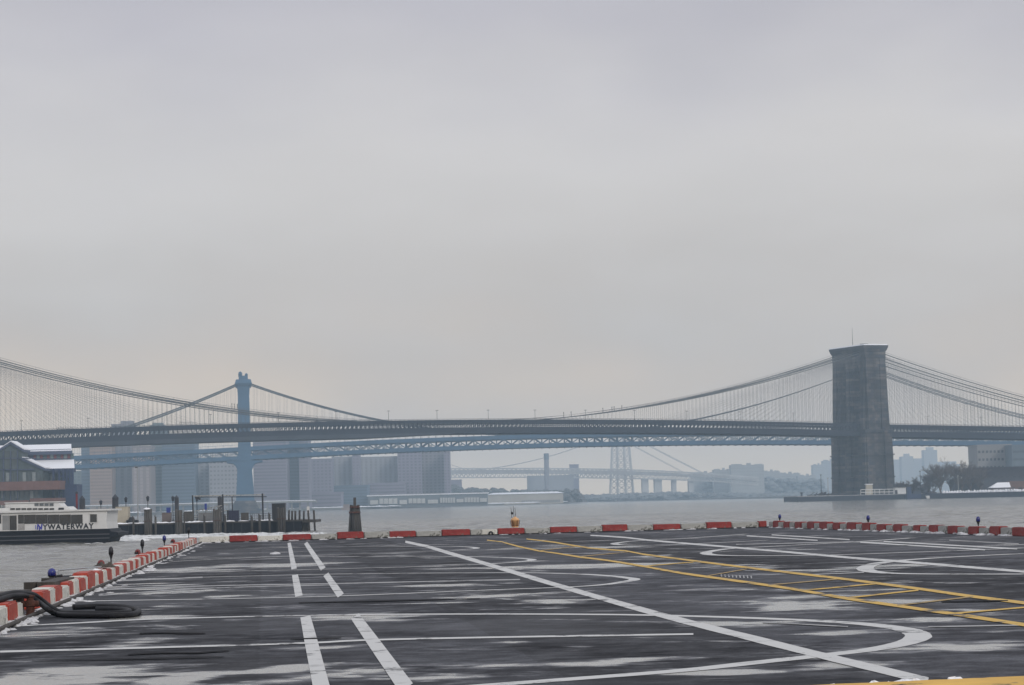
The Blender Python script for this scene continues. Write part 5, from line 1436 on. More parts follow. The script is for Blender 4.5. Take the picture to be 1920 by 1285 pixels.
# far row: the block faces stand on the line AB
def on_line(px, a, b):
    best, lo, hi = None, -0.3, 1.3
    for it in range(60):
        mid = (lo + hi) / 2
        w = a.lerp(b, mid); d = w - CAM
        x = CX + FPX * d.dot(_R) / d.dot(_F)
        inc = True
        w2 = a.lerp(b, mid + 0.01) - CAM
        x2 = CX + FPX * w2.dot(_R) / w2.dot(_F)
        if (x < px) == (x2 > x): lo = mid
        else: hi = mid
    return a.lerp(b, (lo + hi) / 2)
OFF = 0.17
far = [(431, 484), (531, 584), (633, 683), (731, 781), (829, 882), (934, 984), (1032, 1082), (1130, 1177), (1226, 1277), (1325, 1372), (1423, 1438)]
prev = 374
gF = 'kerb blocks along the far edge of the deck'
for k, (a, b) in enumerate(far):
    q0, q1 = on_line(prev, A, B_) + FWD * OFF, on_line(a, A, B_) + FWD * OFF
    if k == 5:                          # white block before the lantern block is split in two
        m_ = on_line(904, A, B_) + FWD * OFF
        kerb(q0, m_, 'grey', 'grey white kerb block just left of the bright white one, far edge', gF, k)
        kerb(m_, q1, 'white', 'bright white far kerb block with a black ring before it', gF, k + 1)
    else:
        wl = 'grey white kerb block ' + ('at the left corner of the far edge' if k == 0 else 'between the %s and %s red blocks of the far edge' % (ORD[k - 1], ORD[k]))
        kerb(q0, q1, 'grey' if k > 1 else 'white', wl, gF, k, snow=0)
    q2 = on_line(b, A, B_) + FWD * OFF
    extra = ', under the amber lantern' if k == 5 else ''
    kerb(q1, q2, 'red', 'deep red kerb block, %s red one along the far edge%s' % (ORD[k], extra), gF, k, hs=1.12)
    prev = b
# right row
RGT = Vector((dr.y, -dr.x, 0)); RGT = RGT if RGT.x > 0 else -RGT
right = [(1449, 1459), (1469, 1480), (1490, 1502), (1513, 1525), (1536, 1550), (1561, 1574), (1587, 1604), (1615, 1631), (1643, 1660), (1674, 1690), (1712, 1724), (1741, 1759), (1776, 1795), (1814, 1834), (1854, 1875), (1897, 1922), (1946, 1972)]
prev = 1441
gR = 'kerb blocks along the right edge of the deck'
RA, RB = B_, R0p
for k, (a, b) in enumerate(right):
    q0, q1, q2 = (on_line(x, RA, RB) + RGT * OFF for x in (prev, a, b))
    if (q1 - q0).length > 0.2:
        kerb(q0, q1, 'grey', 'grey white kerb block ' + ('at the far right corner' if k == 0 else 'between the %s and %s red blocks of the right edge' % (ORD[k - 1], ORD[k])), gR, k, hs=0.95)
    kerb(q1, q2, 'red', 'dark red kerb block, %s red one from the corner along the right edge' % ORD[k], gR, k, hs=1.1)
    prev = b
# left row
LFT = Vector((-dl.y, dl.x, 0)); LFT = LFT if LFT.x < 0 else -LFT
gL = 'kerb blocks along the left edge of the deck'
reds = [(16, 33), (82, 94.5), (106, 118), (130, 141), (151, 161), (166, 179), (187, 195), (203, 210), (218, 224), (232, 239), (244, 250)]
s0 = on_line(250, A, L0)
stepn = 2.36; rem = (s0 - A).length; kk = 1
while rem - kk * stepn > 0.6:
    c_ = s0 - dl * (kk * stepn)
    d2 = c_ - CAM; reds.append((CX + FPX * (c_ + dl * 1.15 - CAM).dot(_R) / (c_ + dl * 1.15 - CAM).dot(_F), CX + FPX * d2.dot(_R) / d2.dot(_F))); kk += 1
prev = -14
for k, (a, b) in enumerate(reds):
    q0, q1, q2 = (on_line(x, A, L0) + LFT * OFF for x in (prev, a, b))
    if k == 1:
        q0 = on_line(72, A, L0) + LFT * OFF
        kerb(on_line(33, A, L0) + LFT * OFF, on_line(43, A, L0) + LFT * OFF, 'white', 'white kerb block against the rusty standpipe, left edge', gL, k, hs=0.9, snow=3)
    ob = 'dull grey white' if k == 1 else 'white'
    if (q1 - q0).length > 0.25 and k != 1:
        kerb(q0, q1, 'white', 'white kerb block ' + ('nearest to the camera on the left edge' if k == 0 else 'between the %s and %s orange blocks of the left edge' % (ORD[k - 1], ORD[k])), gL, k, hs=0.92 + (0.06 if k % 3 else 0), snow=2 if k in (0, 6, 7) else 0)
    kerb(q1, q2, 'orange', 'orange red kerb block, %s orange one from the near end of the left edge' % ORD[k], gL, k, hs=1.15 if k == 5 else 0.98)
    prev = b
# snow blown against the kerbs
sn = MB(); rnd = random.Random(21)
for k in range(850):
    t = rnd.random() ** 1.2
    p = (L0 + dl * 2).lerp(A, t)
    if rnd.random() < 0.18: continue
    s = rnd.uniform(0.5, 1.3)
    s *= rnd.choice((0.45, 0.6, 0.8, 1.0))
    p = p - LFT * rnd.choice((rnd.uniform(-0.02, 0.12), rnd.uniform(0.0, 0.26)))
    sn.blob((p.x, p.y, ZD - .01), 0.11 * s, 0.2 * s, 0.055 * s, k, 8, 5)
for k in range(26):
    p = (L0).lerp(A, rnd.random()) - LFT * rnd.uniform(0.2, 0.6)
    s = rnd.uniform(0.4, 1.0)
    sn.blob((p.x, p.y, ZD - .01), 0.12 * s, 0.14 * s, 0.03 * s, k, 6, 3)
for k in range(90):
    t = rnd.random()
    if 0.35 < t < 0.5: continue
    p = A.lerp(B_, t) - FWD * rnd.uniform(0.0, 0.12)
    sn.blob((p.x, p.y, ZD - .01), rnd.uniform(.06, .26), 0.08, rnd.uniform(.02, .07), k, 6, 3)
for k in range(70):
    t = rnd.random()
    p = B_.lerp(R0p, t) - RGT * rnd.uniform(0.0, 0.25)
    s = rnd.uniform(0.5, 1.4) * (1.5 if t > 0.55 else 1)
    sn.blob((p.x, p.y, ZD - .01), 0.10 * s, 0.2 * s, 0.045 * s, k, 6, 3)
for px, py, s in ((516, 1039, 2.2), (280, 1070, 2.4), (262, 1076, 1.6)):
    p = G(px, py, ZD); sn.blob((p.x, p.y, ZD - .01), .1 * s, .16 * s, .035 * s, 3, 7, 3)
tag(sn.build('snow', M_OLDSNOW, fix=False), 'crumbs of snow lying along the foot of the kerb blocks', None, None, 'stuff')
# conduit pipe along the left kerb
cp = MB(); rnd = random.Random(4)
pts = [(L0 + dl * 3).lerp(A, k / 40) - LFT * (0.16 + 0.02 * rnd.random()) + Vector((0, 0, 0.05)) for k in range(41)]
tag(cp.tube(pts, 0.035, 6).build('kerb_foot_line', M_DKTIMBER, smooth=True), 'dark conduit pipe lying along the foot of the left kerb', 'pipe')
# thin black line at the foot of the far kerb, built as a strip
q = MB()
a_ = A - FWD * 0.03; b_ = B_ - FWD * 0.03
q.beam(a_ + Vector((0, 0, .022)), b_ + Vector((0, 0, .022)), 0.05, 0.04)
tag(q.build('kerb_foot_line', M_BLACKRUB), 'thin black strip lying along the foot of the far kerb', 'strip')

# ------------------------------------------------------------------ edge lights
def edge_light(p, label, h=0.62, r=0.075, black=False):
    o = thing('edge_light', p, label, 'edge light', 'deck edge lights')
    MB().lathe(p, [(0.06, 0), (0.02, 0.03), (0.02, h * 0.55)], 8).build('post', M_BLACK, o)
    MB().lathe(p + Vector((0, 0, h * 0.55)), [(0.025, 0), (r * 0.75, h * 0.14), (r * 1.05, h * 0.18)], 10).build('lamp_base', M_BLACK, o)
    MB().lathe(p + Vector((0, 0, h * 0.55 + h * 0.18)), [(r, 0), (r * 1.02, h * 0.15), (r * 0.75, h * 0.25), (0.01, h * 0.3)], 10).build('lens', M_BLACK if black else M_BLUEGLASS, o, smooth=True)
for px, off, lb, h, r, bl in ((151, .55, 'blue edge light nearest the camera on the left kerb, beside the black fender', .50, .082, False), (245, .5, 'black edge light by the first red gooseneck vent on the left kerb', .66, .062, True),
                       (297, .5, 'black edge light by the second red gooseneck vent on the left kerb', .66, .062, True), (333.5, .5, 'blue edge light near the far end of the left kerb', .62, .07, False),
                       (374, .5, 'dark edge light at the left far corner of the deck', .72, .075, True)):
    p = on_line(px, A, L0) + LFT * off
    p = Vector((p.x, p.y, ZD))
    edge_light(p, lb, h, r, bl)
for px, lb in ((1444, 'blue edge light at the far right corner of the deck'), (1607, 'blue edge light behind the middle of the right kerb'), (1810, 'blue edge light behind the right kerb, nearest the picture edge')):
    p = on_line(px, RA, RB) + RGT * .5; p = Vector((p.x, p.y, ZD))
    edge_light(p, lb, 0.62, 0.075)
for px, lb in ((228, 'red gooseneck vent nearest the camera on the left kerb'), (289, 'middle red gooseneck vent on the left kerb'), (347.5, 'farthest red gooseneck vent on the left kerb')):
    p = on_line(px, A, L0) + LFT * .45; p = Vector((p.x, p.y, ZD))
    o = thing('gooseneck_vent', p, lb, 'vent', 'red gooseneck vents behind the left kerb'); GS = 0.78
    arc = [p + Vector((0, 0, 0)), p + Vector((0, 0, .40))] + [p + Vector((-0.06 + 0.06 * math.cos(t * math.pi / 6), 0, .40 + 0.07 * math.sin(t * math.pi / 6))) for t in range(1, 7)]
    arc = [p + (v - p) * GS for v in arc]
    MB().tube(arc, 0.045, 9).build('pipe', mat('dull red iron', (0.16, 0.03, 0.03), 0.6, 0.3, 6), o, smooth=True)
    MB().tube([arc[-1] + Vector((0, 0, 0.01)), arc[-1] + Vector((0, 0, -.06))], 0.054, 9).build('mouth', M_BLACK, o)
# amber lantern on the far kerb
p = on_line(968, A, B_) + FWD * 0.19; zk = ZD + 0.335
p = Vector((p.x, p.y, zk))
lan = thing('lantern', p, 'amber barricade lantern with thin rods standing on a red far kerb block', 'lantern')
MB().lathe(p, [(0.17, 0), (0.17, 0.04), (0.15, 0.06)], 12).build('base', M_AMBER, lan)
MB().lathe(p + Vector((0, 0, .06)), [(0.17, 0), (0.20, 0.26), (0.215, 0.28), (0.19, 0.36), (0.08, 0.42), (0.05, 0.46)], 14).build('globe', M_AMBER, lan, smooth=True)
q = MB()
for k in range(6):
    t = k * math.pi / 3
    q.tube([p + Vector((.19 * math.cos(t), .19 * math.sin(t), .06)), p + Vector((.225 * math.cos(t), .225 * math.sin(t), .34))], 0.012, 4)
q.build('cage', M_RUST, lan)
q = MB()
for dx in (-0.09, 0.02, 0.10): q.tube([p + Vector((dx - .05, 0, .40)), p + Vector((dx - .09, 0, 1.05 - abs(dx)))], 0.012, 5)
q.build('rod', M_BLACK, lan)
MB().lathe(p + Vector((-.13, 0, .62)), [(0.02, 0), (0.06, .03), (0.06, .1), (0.02, .13)], 8).build('photocell', M_BLACK, lan)
# ring before the bright white block
p = on_line(920, A, B_) - FWD * 0.06
q = MB(); n_ = 14
q.tube([p + df * 0.09 * math.cos(2 * math.pi * k / n_) + Vector((0, 0, 0.07 + 0.09 * math.sin(2 * math.pi * k / n_))) for k in range(n_ + 1)], 0.035, 6, caps=False)
tag(q.build('mooring_ring', M_BLACKRUB, smooth=True, org=p), 'black ring standing against the bright white far kerb block', 'ring')

# ------------------------------------------------------------------ hose, standpipe, fenders on the left
p = G(57, 1157, ZD)
sp_ = thing('standpipe', p, 'stubby rusty standpipe in the kerb gap beside the hoses', 'standpipe')
MB().lathe(p, [(0.10, 0), (0.10, .03), (0.065, .05), (0.065, .16), (0.09, .17), (0.09, .24), (0.055, .26), (0.055, .30)], 12).build('body', M_RUST, sp_)
MB().tube([p + Vector((-.13, 0, .2)), p + Vector((.13, 0, .2))], [0.05, 0.05], 10).build('outlet', M_RUST, sp_)
MB().lathe(p + Vector((0, 0, .30)), [(0.03, 0), (0.07, .01), (0.07, .03), (0.02, .04)], 10).build('handwheel', M_RUST, sp_)
def smooth(pts, n=8):
    pts = [Vector(p_) for p_ in pts]; o_ = []
    for i in range(len(pts) - 1):
        p0, p1, p2, p3 = pts[max(0, i - 1)], pts[i], pts[i + 1], pts[min(len(pts) - 1, i + 2)]
        for j in range(n):
            t = j / n
            o_.append(0.5 * ((2 * p1) + (p2 - p0) * t + (2 * p0 - 5 * p1 + 4 * p2 - p3) * t * t + (3 * p1 - p0 - 3 * p2 + p3) * t ** 3))
    o_.append(pts[-1]); return o_
RH = 0.044
zg = ZD + RH
def over(px, py, Y): return P(px, py, Y)
h1 = [over(-30, 1130, 33.0), over(-5, 1126, 33.6), over(15, 1120, 34.2), over(30, 1117, 34.6), over(46, 1117, 35.4), over(60, 1121, 35.8), over(76, 1132, 35.8), over(90, 1143, 35.2), G(106, 1151.5, zg), G(128, 1153.8, zg), G(160, 1154.5, zg), G(210, 1154.5, zg), G(245, 1152.5, zg), G(260, 1147.5, zg), G(254, 1142, zg), G(235, 1138.5, zg), G(200, 1137, zg), G(165, 1137.5, zg), G(138, 1139, zg)]
tag(MB().tube(smooth(h1), RH, 10).build('hose', M_BLACKRUB, smooth=True), 'thick black hose draped over the kerb and looped on the deck', 'hose')
h2 = [over(-30, 1120, 33.4), over(-5, 1119, 34.0), over(15, 1114, 34.6), over(32, 1112, 35.0), over(50, 1113, 35.6), over(66, 1117, 36.0), over(82, 1129, 36.2), over(98, 1141, 36.0), G(114, 1148.5, zg), G(135, 1150.0, zg), G(175, 1150.6, zg), G(212, 1150.4, zg), G(236, 1148.6, zg), G(243, 1146, zg), G(232, 1143.6, zg), G(205, 1142.6, zg), G(180, 1142.8, zg)]
tag(MB().tube(smooth(h2), RH, 10).build('hose', M_BLACKRUB, smooth=True), 'second black hose lying inside the loop of the thick outer hose', 'hose')
# grey rail timber and dark beam in the kerb gap
q = MB(); a_, b_ = over(-40, 1122, 34.4), over(47, 1111.5, 36.2)
q.beam(a_, b_, 0.22, 0.10)
for t in (0.2, 0.85):
    c_ = a_.lerp(b_, t); q.beam(c_ - Vector((0, 0, 0.04)), Vector((c_.x, c_.y, -1)), 0.14)
tag(q.build('rail_timber', M_GREYTIMBER, org=a_), 'grey weathered rail timber outside the left kerb under the hoses', 'timber')
fd = thing('timber_fender', on_line(104, A, L0) + LFT * 0.7, 'dark boxy timber fender rising outside the left kerb', 'fender')
a_ = P(86, 1092, 42.0); b_ = P(124, 1089, 45.0)
for k in range(3):
    z1 = a_.z - k * 0.17
    q = MB(); d_ = (b_ - a_); d_.z = 0; n2 = Vector((-d_.y, d_.x, 0)).normalized() * 0.16
    q.hexa([Vector((v.x, v.y, z1 - 0.155)) for v in (a_ - n2, b_ - n2, b_ + n2, a_ + n2)], [Vector((v.x, v.y, z1)) for v in (a_ - n2, b_ - n2, b_ + n2, a_ + n2)])
    q.build('beam', M_DKTIMBER, fd)
for t in (0.1, 0.9):
    c_ = a_.lerp(b_, t) + n2 * 1.9
    MB().tube([(c_.x, c_.y, -1), (c_.x, c_.y, a_.z)], 0.14, 8).build('pile', M_DKTIMBER, fd)
rf_ = thing('rubber_fender', P(128, 1086, 47.5), 'black cylindrical rubber fender lying beyond the left kerb', 'fender')
a_ = P(105, 1086, 46.0); b_ = P(160, 1083, 49.0)
MB().tube([a_, a_.lerp(b_, .03), a_.lerp(b_, .97), b_], [0.05, 0.065, 0.065, 0.05], 12).build('roll', M_BLACKRUB, rf_, smooth=True)
MB().tube([a_ + Vector((-.12, 0, .03)), a_ + Vector((0.12, 0, .02))], [0.03, 0.075], 8).build('end_horn', M_BLACKRUB, rf_)
for t in (.15, .85):
    c_ = a_.lerp(b_, t); MB().tube([c_, Vector((c_.x, c_.y, -1))], 0.05, 6).build('stand', M_DKTIMBER, rf_)
q = MB(); a_ = P(110, 1069.5, 48.0); b_ = P(212, 1061, 54.5)
q.tube([a_, b_], 0.02, 6); q.tube([a_, Vector((a_.x, a_.y, -1))], 0.02, 5); q.tube([b_, Vector((b_.x, b_.y, -1))], 0.03, 5)
tag(q.build('guard_rail', mat('galvanised steel', (0, 0, 0)), org=a_), 'thin grey guard rail running beyond the left kerb', 'rail')
ib = MB(); c_ = P(196, 1061, 53.0)
for k in range(7): ib.blob((c_.x - .18 + k * .06, c_.y, c_.z - .04), .08, .08, .06 + .03 * (k % 3), k, 7, 4)
ib.tube([c_ - Vector((0, 0, .05)), Vector((c_.x, c_.y, -1))], 0.05, 6)
tag(ib.build('mooring_post', M_GREYTIMBER, org=c_), 'lumpy grey mooring post head by the guard rail', 'post')

# ------------------------------------------------------------------ yellow kerb at the lower right
yk = MB()
e0, e1 = G(1490, 1286.0, ZD + 0.05), G(1990, 1264.5, ZD + 0.05)
dn = (e1 - e0).normalized(); nn = Vector((dn.y, -dn.x, 0))
rnd = random.Random(9); nseg = 46
top = []
for k in range(nseg + 1):
    t = -0.15 + 1.3 * k / nseg
    w = e0 + (e1 - e0) * t + nn * (0.03 * noise.noise((t * 9, 0, 0)) + (0.03 * rnd.random() if k % 5 == 0 else 0))
    w2 = e0 + (e1 - e0) * t + nn * 1.6
    top += [(w.x, w.y, ZD), (w.x, w.y, ZD + 0.05), (w2.x, w2.y, ZD + 0.05), (w2.x, w2.y, ZD)]
fs = []
for k in range(nseg):
    for j in range(4):
        a0, a1 = k * 4 + j, k * 4 + (j + 1) % 4
        fs.append((a0, a1, a1 + 4, a0 + 4))
yo = yk.add(top, fs).build('yellow_kerb', mat('chipped yellow paint', (0.62, 0.37, 0.07), 0.7, 0.25, 1.2, stain=((0.035, 0.03, 0.028), 1.7, 0.61), bump=0.01), org=e0)
tag(yo, 'worn yellow painted kerb strip at the near lower right', 'kerb')
sn = MB()
for k in range(16):
    t = rnd.random() ** 0.7
    w = e0 + (e1 - e0) * (0.1 + 0.5 * t) - nn * rnd.uniform(0.02, 0.08)
    sn.blob((w.x, w.y, ZD), rnd.uniform(.06, .16), .06, rnd.uniform(.03, .062), k, 9, 5)
tag(sn.build('snow', M_SNOW, fix=False), 'small lumps of snow behind the yellow kerb strip', None, None, 'stuff')

# ================================================================== ISLAND AND BROOKLYN BANK
YI = 1216.0
def IP(px, py, dy=0.0): return P(px, py, YI + dy)
isl = thing('fender_pier', (IP(1610, 935).x, YI, 0), 'dark blue timber fender pier round the foot of the stone tower', 'pier')
zi = 2.9
q = MB(); q.box(IP(1497, 940).x, IP(1730, 940).x, YI, YI + 66, -2, zi - 0.35); q.build('timber_wall', M_SEAWALL, isl)
q = MB(); q.box(IP(1496, 940).x, IP(1731, 940).x, YI - .4, YI + 66.4, zi - .35, zi); q.build('deck_edge', mat('snowy deck edge', (0.34, 0.34, 0.36), 0.8, 0.4, 0.2), isl)
q = MB()
for k in range(60):
    x = IP(1498 + k * 3.9, 940).x; q.box(x - .25, x + .25, YI - .3, YI - .01, -1, zi - .36)
q.build('fender_pile', M_SEAWALL, isl)
q = MB()
for y in (918.5, 923.5): q.beam(IP(1614, y), IP(1676, y - 1.2), 0.35)
for k in range(8): q.beam(IP(1614 + k * 8.8, 918.5), IP(1614 + k * 8.8, 928), 0.25)
q.build('white_railing', M_WHITEMETAL, isl)
hut = thing('hut', (IP(1687, 928, 3).x, YI + 3, zi), 'small white hut with dark doorway at the right foot of the tower', 'hut')
a_, b_ = IP(1677.5, 915.5, 3), IP(1698.5, 915.5, 3)
MB().box(a_.x, b_.x, YI + 3, YI + 7, zi, a_.z).build('wall', M_WHITEMETAL, hut)
MB().box(a_.x - .2, b_.x + .2, YI + 2.7, YI + 7.3, a_.z, a_.z + .3).build('roof', M_GREYWHITE, hut)
MB().box(IP(1680, 920).x, IP(1684.5, 920).x, YI + 2.9, YI + 3.1, zi, IP(1682, 919).z).build('door', M_BLACK, hut)
bo = thing('bollard', (IP(1503, 928, 2).x, YI + 2, zi), 'dark bollard at the left tip of the island pier', 'bollard')
MB().lathe((IP(1503, 928, 2).x, YI + 2, zi), [(0.55, 0), (0.5, 1.4), (0.8, 1.6), (0.7, 2.0), (0.1, 2.1)], 10).build('body', M_SEAWALL, bo)
for (px, yt, lb) in ((1539, 891, 'tall dark pole on the left part of the island pier'), (1552, 897, 'thin pale pole beside the tall dark pole'), (1725, 884, 'dark lamp pole between the hut and the big bare tree'), (1796, 893, 'pale lamp pole in front of the dark brick shed')):
    x = IP(px, yt, 8).x
    o = thing('pole', (x, YI + 8, zi if px < 1730 else 2.0), lb, 'pole')
    m_ = M_BLACK if 'dark' in lb and 'pale' not in lb.split(' pole')[0] else M_GREYWHITE
    MB().tube([(x, YI + 8, 2.0), (x, YI + 8, IP(px, yt, 8).z)], [0.22, 0.14], 6).build('shaft', m_, o)
    MB().box(x - .5, x + .5, YI + 7.8, YI + 8.2, IP(px, yt, 8).z - .1, IP(px, yt, 8).z + .25).build('head', m_, o)
ju = MB(); rnd = random.Random(6)
for k in range(26):
    x = IP(1512 + 48 * rnd.random(), 925, 3).x; l_ = rnd.uniform(1, 4)
    ju.beam((x, YI + 2 + 4 * rnd.random(), zi + rnd.uniform(.1, .5)), (x + l_, YI + 2 + 4 * rnd.random(), zi + rnd.uniform(.2, 2.0)), 0.3)
tag(ju.build('timber_heap', M_DKTIMBER, org=(IP(1535, 928).x, YI + 3, zi), fix=False), 'loose heap of timbers on the left part of the island pier', 'timber heap')
wbx = thing('site_box', (IP(1629, 915, 24).x, YI + 12, zi), 'pale box against the foot of the stone tower', 'box')
MB().box(IP(1624, 911, 12).x, IP(1636, 911, 12).x, YI + 12, YI + 15, zi, IP(1630, 909, 12).z).build('body', M_CREAM, wbx)
MB().box(IP(1623, 911, 12).x, IP(1637, 911, 12).x, YI + 11.7, YI + 15.3, IP(1630, 909, 12).z, IP(1630, 909, 12).z + .4).build('lid', M_SNOW, wbx)
br_ = thing('work_barge', (IP(1715, 934, -10).x, YI - 10, 0), 'dark blue work barge moored right of the white hut', 'barge')
MB().box(IP(1700, 930, -10).x, IP(1730, 930, -10).x, YI - 12, YI - 4, -1, 2.6).build('hull', M_NAVY, br_)
MB().box(IP(1702, 930, -10).x, IP(1709, 930, -10).x, YI - 10, YI - 6, 2.6, IP(1705, 913, -10).z).build('wheelhouse', M_NAVY, br_)
MB().box(IP(1712, 930, -10).x, IP(1727, 930, -10).x, YI - 10, YI - 6, 2.6, IP(1720, 921, -10).z).build('deck_house', M_SEAWALL, br_)
MB().tube([(IP(1721, 930, -10).x, YI - 8, 2.6), (IP(1721, 930, -10).x, YI - 8, IP(1721, 906, -10).z)], 0.15, 6).build('mast', M_BLACK, br_)
wbo = thing('small_boat', (IP(1744, 931, -20).x, YI - 20, 0), 'small white boat right of the dark work barge', 'boat')
MB().prism([(IP(1736, 931, -20).x, YI - 20, 1.6), (IP(1752, 931, -20).x, YI - 20, 1.5), (IP(1750, 931, -20).x, YI - 20, .1), (IP(1738, 931, -20).x, YI - 20, .1)], (0, 3, 0)).build('hull', M_WHITEMETAL, wbo)
MB().box(IP(1740, 931, -20).x, IP(1746, 931, -20).x, YI - 19, YI - 17.5, 1.55, 2.2).build('cabin', M_GLASS, wbo)
# seawall with snow capped posts to the right
sw = thing('seawall', (IP(1850, 930).x, 1190, 0), 'dark seawall with snow capped edge along the right bank', 'wall')
q = MB(); s0_, s1_ = P(1728, 934.5, 1200), P(2010, 926, 1130)
ex = Vector((s1_.x - s0_.x, s1_.y - s0_.y, 0)); ny_ = Vector((-ex.y, ex.x, 0)).normalized()
def sq(a, b, w, z0, z1): return [Vector((v.x, v.y, z0)) for v in (a, b, b + ny_ * w, a + ny_ * w)], [Vector((v.x, v.y, z1)) for v in (a, b, b + ny_ * w, a + ny_ * w)]
q.hexa(*sq(s0_, s1_, 70, -2, 2.7)); q.build('wall_face', M_SEAWALL, sw)
q = MB(); rnd = random.Random(8)
for k in range(44):
    c_ = s0_.lerp(s1_, 0.16 + 0.84 * k / 44)
    q.blob((c_.x, c_.y + 1, 2.65), .8 + .5 * rnd.random(), 1.0, 1.0 + .5 * rnd.random(), k, 7, 3)
q.build('snow_cap', M_SNOW, sw, kind='stuff', fix=False)
# buildings on the right
building('office_block', 1832, 1897, 836, 1480, (0.24, 0.235, 0.235), 'pale stone office block with dark window rows at the right', win='grid', win_dark=0.22, bays=9, fh=4.6, depth=30)
building('office_block', 1897, 1960, 836, 1460, (0.12, 0.15, 0.18), 'blue grey block at the right edge of the picture', win='rows', win_dark=0.6, fh=4.6, depth=30)
building('brick_shed', 1823, 1990, 878, 1330, (0.085, 0.062, 0.072), 'long dark brick shed behind the right seawall', 'shed', win='grid', win_dark=0.55, fh=6, depth=30, zb=2.0)
building('low_shed', 1790, 1990, 899, 1290, (0.060, 0.058, 0.072), 'low dark shed in front of the long brick shed', 'shed', win='grid', win_dark=0.6, fh=4, depth=14, zb=2.0)
building('kiosk', 1893, 1960, 905, 1230, (0.16, 0.085, 0.055), 'orange brown kiosk at the right edge behind the seawall', 'kiosk', win='grid', win_dark=0.4, fh=4, depth=8, zb=2.0)
tn = thing('snowy_shed', (P(1878, 915, 1222).x, 1222, 2.4), 'small gabled shed with a snow covered roof behind the right seawall', 'shed')
a_, b_, c_ = P(1858, 915, 1222), P(1894, 914, 1222), P(1872, 905, 1222)
MB().box(a_.x, b_.x, 1222, 1228, 2, a_.z).build('wall', mat('dull brick', (0.11, 0.085, 0.085), 0.8, 0.2, 0.4), tn)
MB().add([(a_.x - .4, 1221.6, a_.z), (c_.x, 1225, c_.z), (a_.x - .4, 1228.4, a_.z), (b_.x + .3, 1221.6, a_.z), (b_.x + .3, 1225, c_.z), (b_.x + .3, 1228.4, a_.z)], [(0, 3, 4, 1), (1, 4, 5, 2), (0, 1, 2), (3, 5, 4), (0, 2, 5, 3)]).build('roof', M_SNOW, tn)
# bare trees
def bare_tree(px, pyt, Y, w_px, label, seed, dens=6, trunk=0.45, name='bare_tree'):
    rnd = random.Random(seed)
    base = P(px, 930, Y); base.z = 2.0
    H = P(px, pyt, Y).z - 2.0; Wd = w_px * Y / FPX
    o = thing(name, base, label, 'tree', 'bare winter trees on the right bank')
    tk, cr_ = MB(), MB()
    def grow(p, d, L, r, lvl):
        n = 3; pts = [p]; dd = d.copy()
        for k in range(n):
            dd = (dd + Vector((rnd.uniform(-.22, .22), rnd.uniform(-.22, .22), rnd.uniform(-.08, .16)))).normalized()
            pts.append(pts[-1] + dd * L / n)
        (tk if lvl < 2 else cr_).tube(pts, [max(0.037, r * (1 - 0.45 * k / n)) for k in range(n + 1)], 5 if lvl < 2 else 3, caps=False)
        if lvl >= 5: return
        for k in range(rnd.choice((3, 4, 4)) if lvl < 4 else dens - 1):
            t = rnd.uniform(0.35, 1.0); idx = min(n - 1, int(t * n)); q_ = pts[idx].lerp(pts[idx + 1], t * n - idx)
            ang = rnd.uniform(0, 2 * math.pi)
            side = Vector((math.cos(ang) * Wd / H * 1.15, math.sin(ang), 0))
            nd = (dd * 0.75 + side * rnd.uniform(.45, .95) + Vector((0, 0, rnd.uniform(-.05, .35)))).normalized()
            grow(q_, nd, L * rnd.uniform(.55, .8), r * rnd.uniform(.45, .62), lvl + 1)
    grow(base, Vector((0, 0, 1)), H * 0.24, trunk, 0)
    for k in range(5): grow(base + Vector((0, 0, H * (0.12 + 0.03 * k))), Vector((rnd.uniform(-.9, .9), rnd.uniform(-.5, .5), .8)).normalized(), H * 0.33, trunk * .55, 1)
    tk.build('trunk', M_BRUSH, o, fix=False); cr_.build('crown', M_BRUSH, o, fix=False)
bare_tree(1765, 857, 1245, 74, 'big bare tree, widest of the row left of the brick shed', 1, 7, 0.6)
bare_tree(1803, 855, 1262, 60, 'tall bare tree with warm twigs beside the brick shed', 2, 7, 0.5)
bare_tree(1783, 862, 1275, 50, 'bare tree half hidden between the two largest trees', 12, 7, 0.45)
bare_tree(1840, 872, 1285, 36, 'bare tree standing in front of the pale office block', 3, 6, 0.4)
bare_tree(1742, 882, 1252, 44, 'small bare tree just left of the biggest one', 4, 6, 0.3)
bare_tree(1822, 860, 1270, 52, 'bare tree between the tall warm one and the office block', 21, 7, 0.45)
bare_tree(1750, 872, 1268, 50, 'spreading bare tree behind the small left one', 22, 7, 0.4)
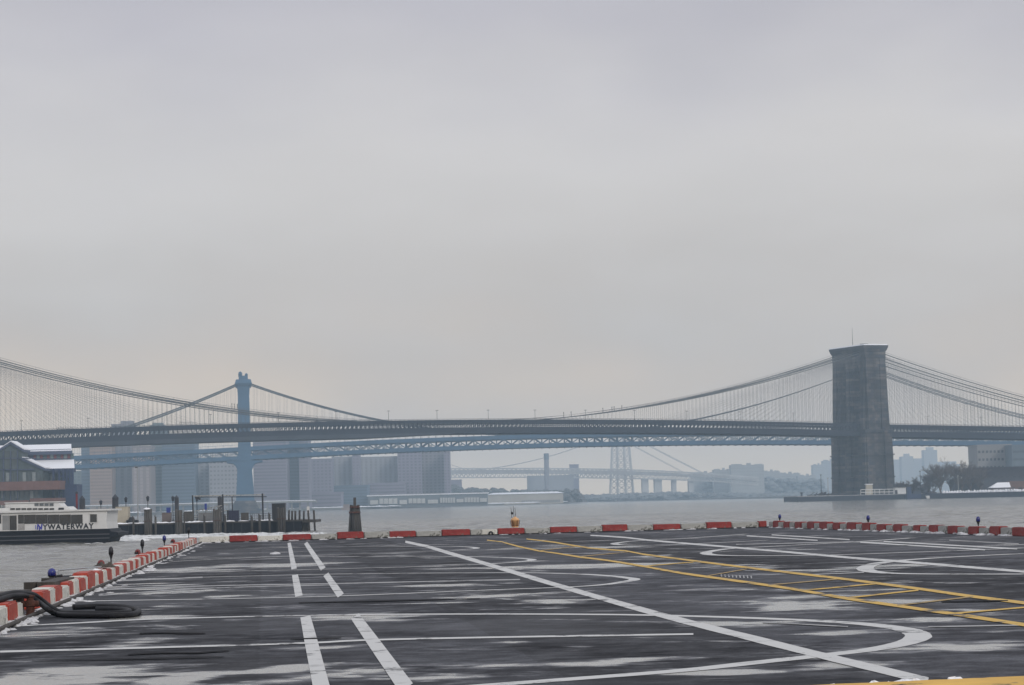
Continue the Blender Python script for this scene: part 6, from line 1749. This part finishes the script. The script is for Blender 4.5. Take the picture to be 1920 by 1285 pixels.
bare_tree(1712, 893, 1260, 28, 'low bushy bare tree behind the work barge', 5, 7, 0.25)
bare_tree(1693, 899, 1265, 22, 'lowest bare bush behind the white hut', 6, 7, 0.2)
# hazy trees and low banks across the river
def mass(name, pts, Y, m_, label, seed, dep=40):
    rnd = random.Random(seed); mb = MB()
    for (xa, ya), (xe, ye) in zip(pts[:-1], pts[1:]):
        n = max(2, int(abs(xe - xa) / 2.2))
        for k in range(n):
            t = (k + rnd.random()) / n
            px, py = xa + (xe - xa) * t, ya + (ye - ya) * t
            tp = P(px, py, Y); h = (tp.z - 1.5) * rnd.uniform(.8, 1.05)
            for j in range(5):
                r = rnd.uniform(1.6, 3.4) * Y / 2000
                zz = 1.0 + max(0, h - r) * (j / 4.0) * rnd.uniform(.85, 1.0)
                mb.blob((tp.x + rnd.uniform(-3, 3), Y + rnd.uniform(0, dep), zz), r * 1.4, r * 1.4, r, k * 7 + j + seed, 7, 4)
    tag(mb.build(name, m_, fix=False), label, None, None, 'stuff')
M_FARTREE = mat('hazy bare trees', (0.085, 0.085, 0.085), 0.9, 0.3, 0.05)
mass('treeline', [(842, 905), (870, 911), (930, 914), (990, 918), (1060, 915), (1085, 922)], 2600, M_FARTREE, 'hazy line of bare trees behind the cream warehouse', 1)
mass('treeline', [(1056, 921), (1066, 912), (1078, 914), (1090, 930)], 2480, M_FARTREE, 'hazy clump of trees right of the cream warehouse', 7)
mass('treeline', [(1090, 926), (1150, 924), (1250, 921), (1330, 922), (1440, 925), (1560, 922)], 3050, mat('pale far trees', (0.14, 0.145, 0.15), 0.9, 0.3, 0.05), 'pale line of low trees and sheds along the far bank', 3)
mass('treeline', [(1325, 893), (1370, 890), (1430, 892), (1500, 897), (1545, 894)], 3480, mat('pale far trees', (0, 0, 0)), 'very pale treetops in front of the far hazy blocks', 5)
mass('treeline', [(1676, 902), (1720, 905), (1750, 900)], 1330, mat('dark far shrubs', (0.07, 0.062, 0.068), 0.9, 0.4, 0.2), 'low brown brush behind the white hut and barge', 9)
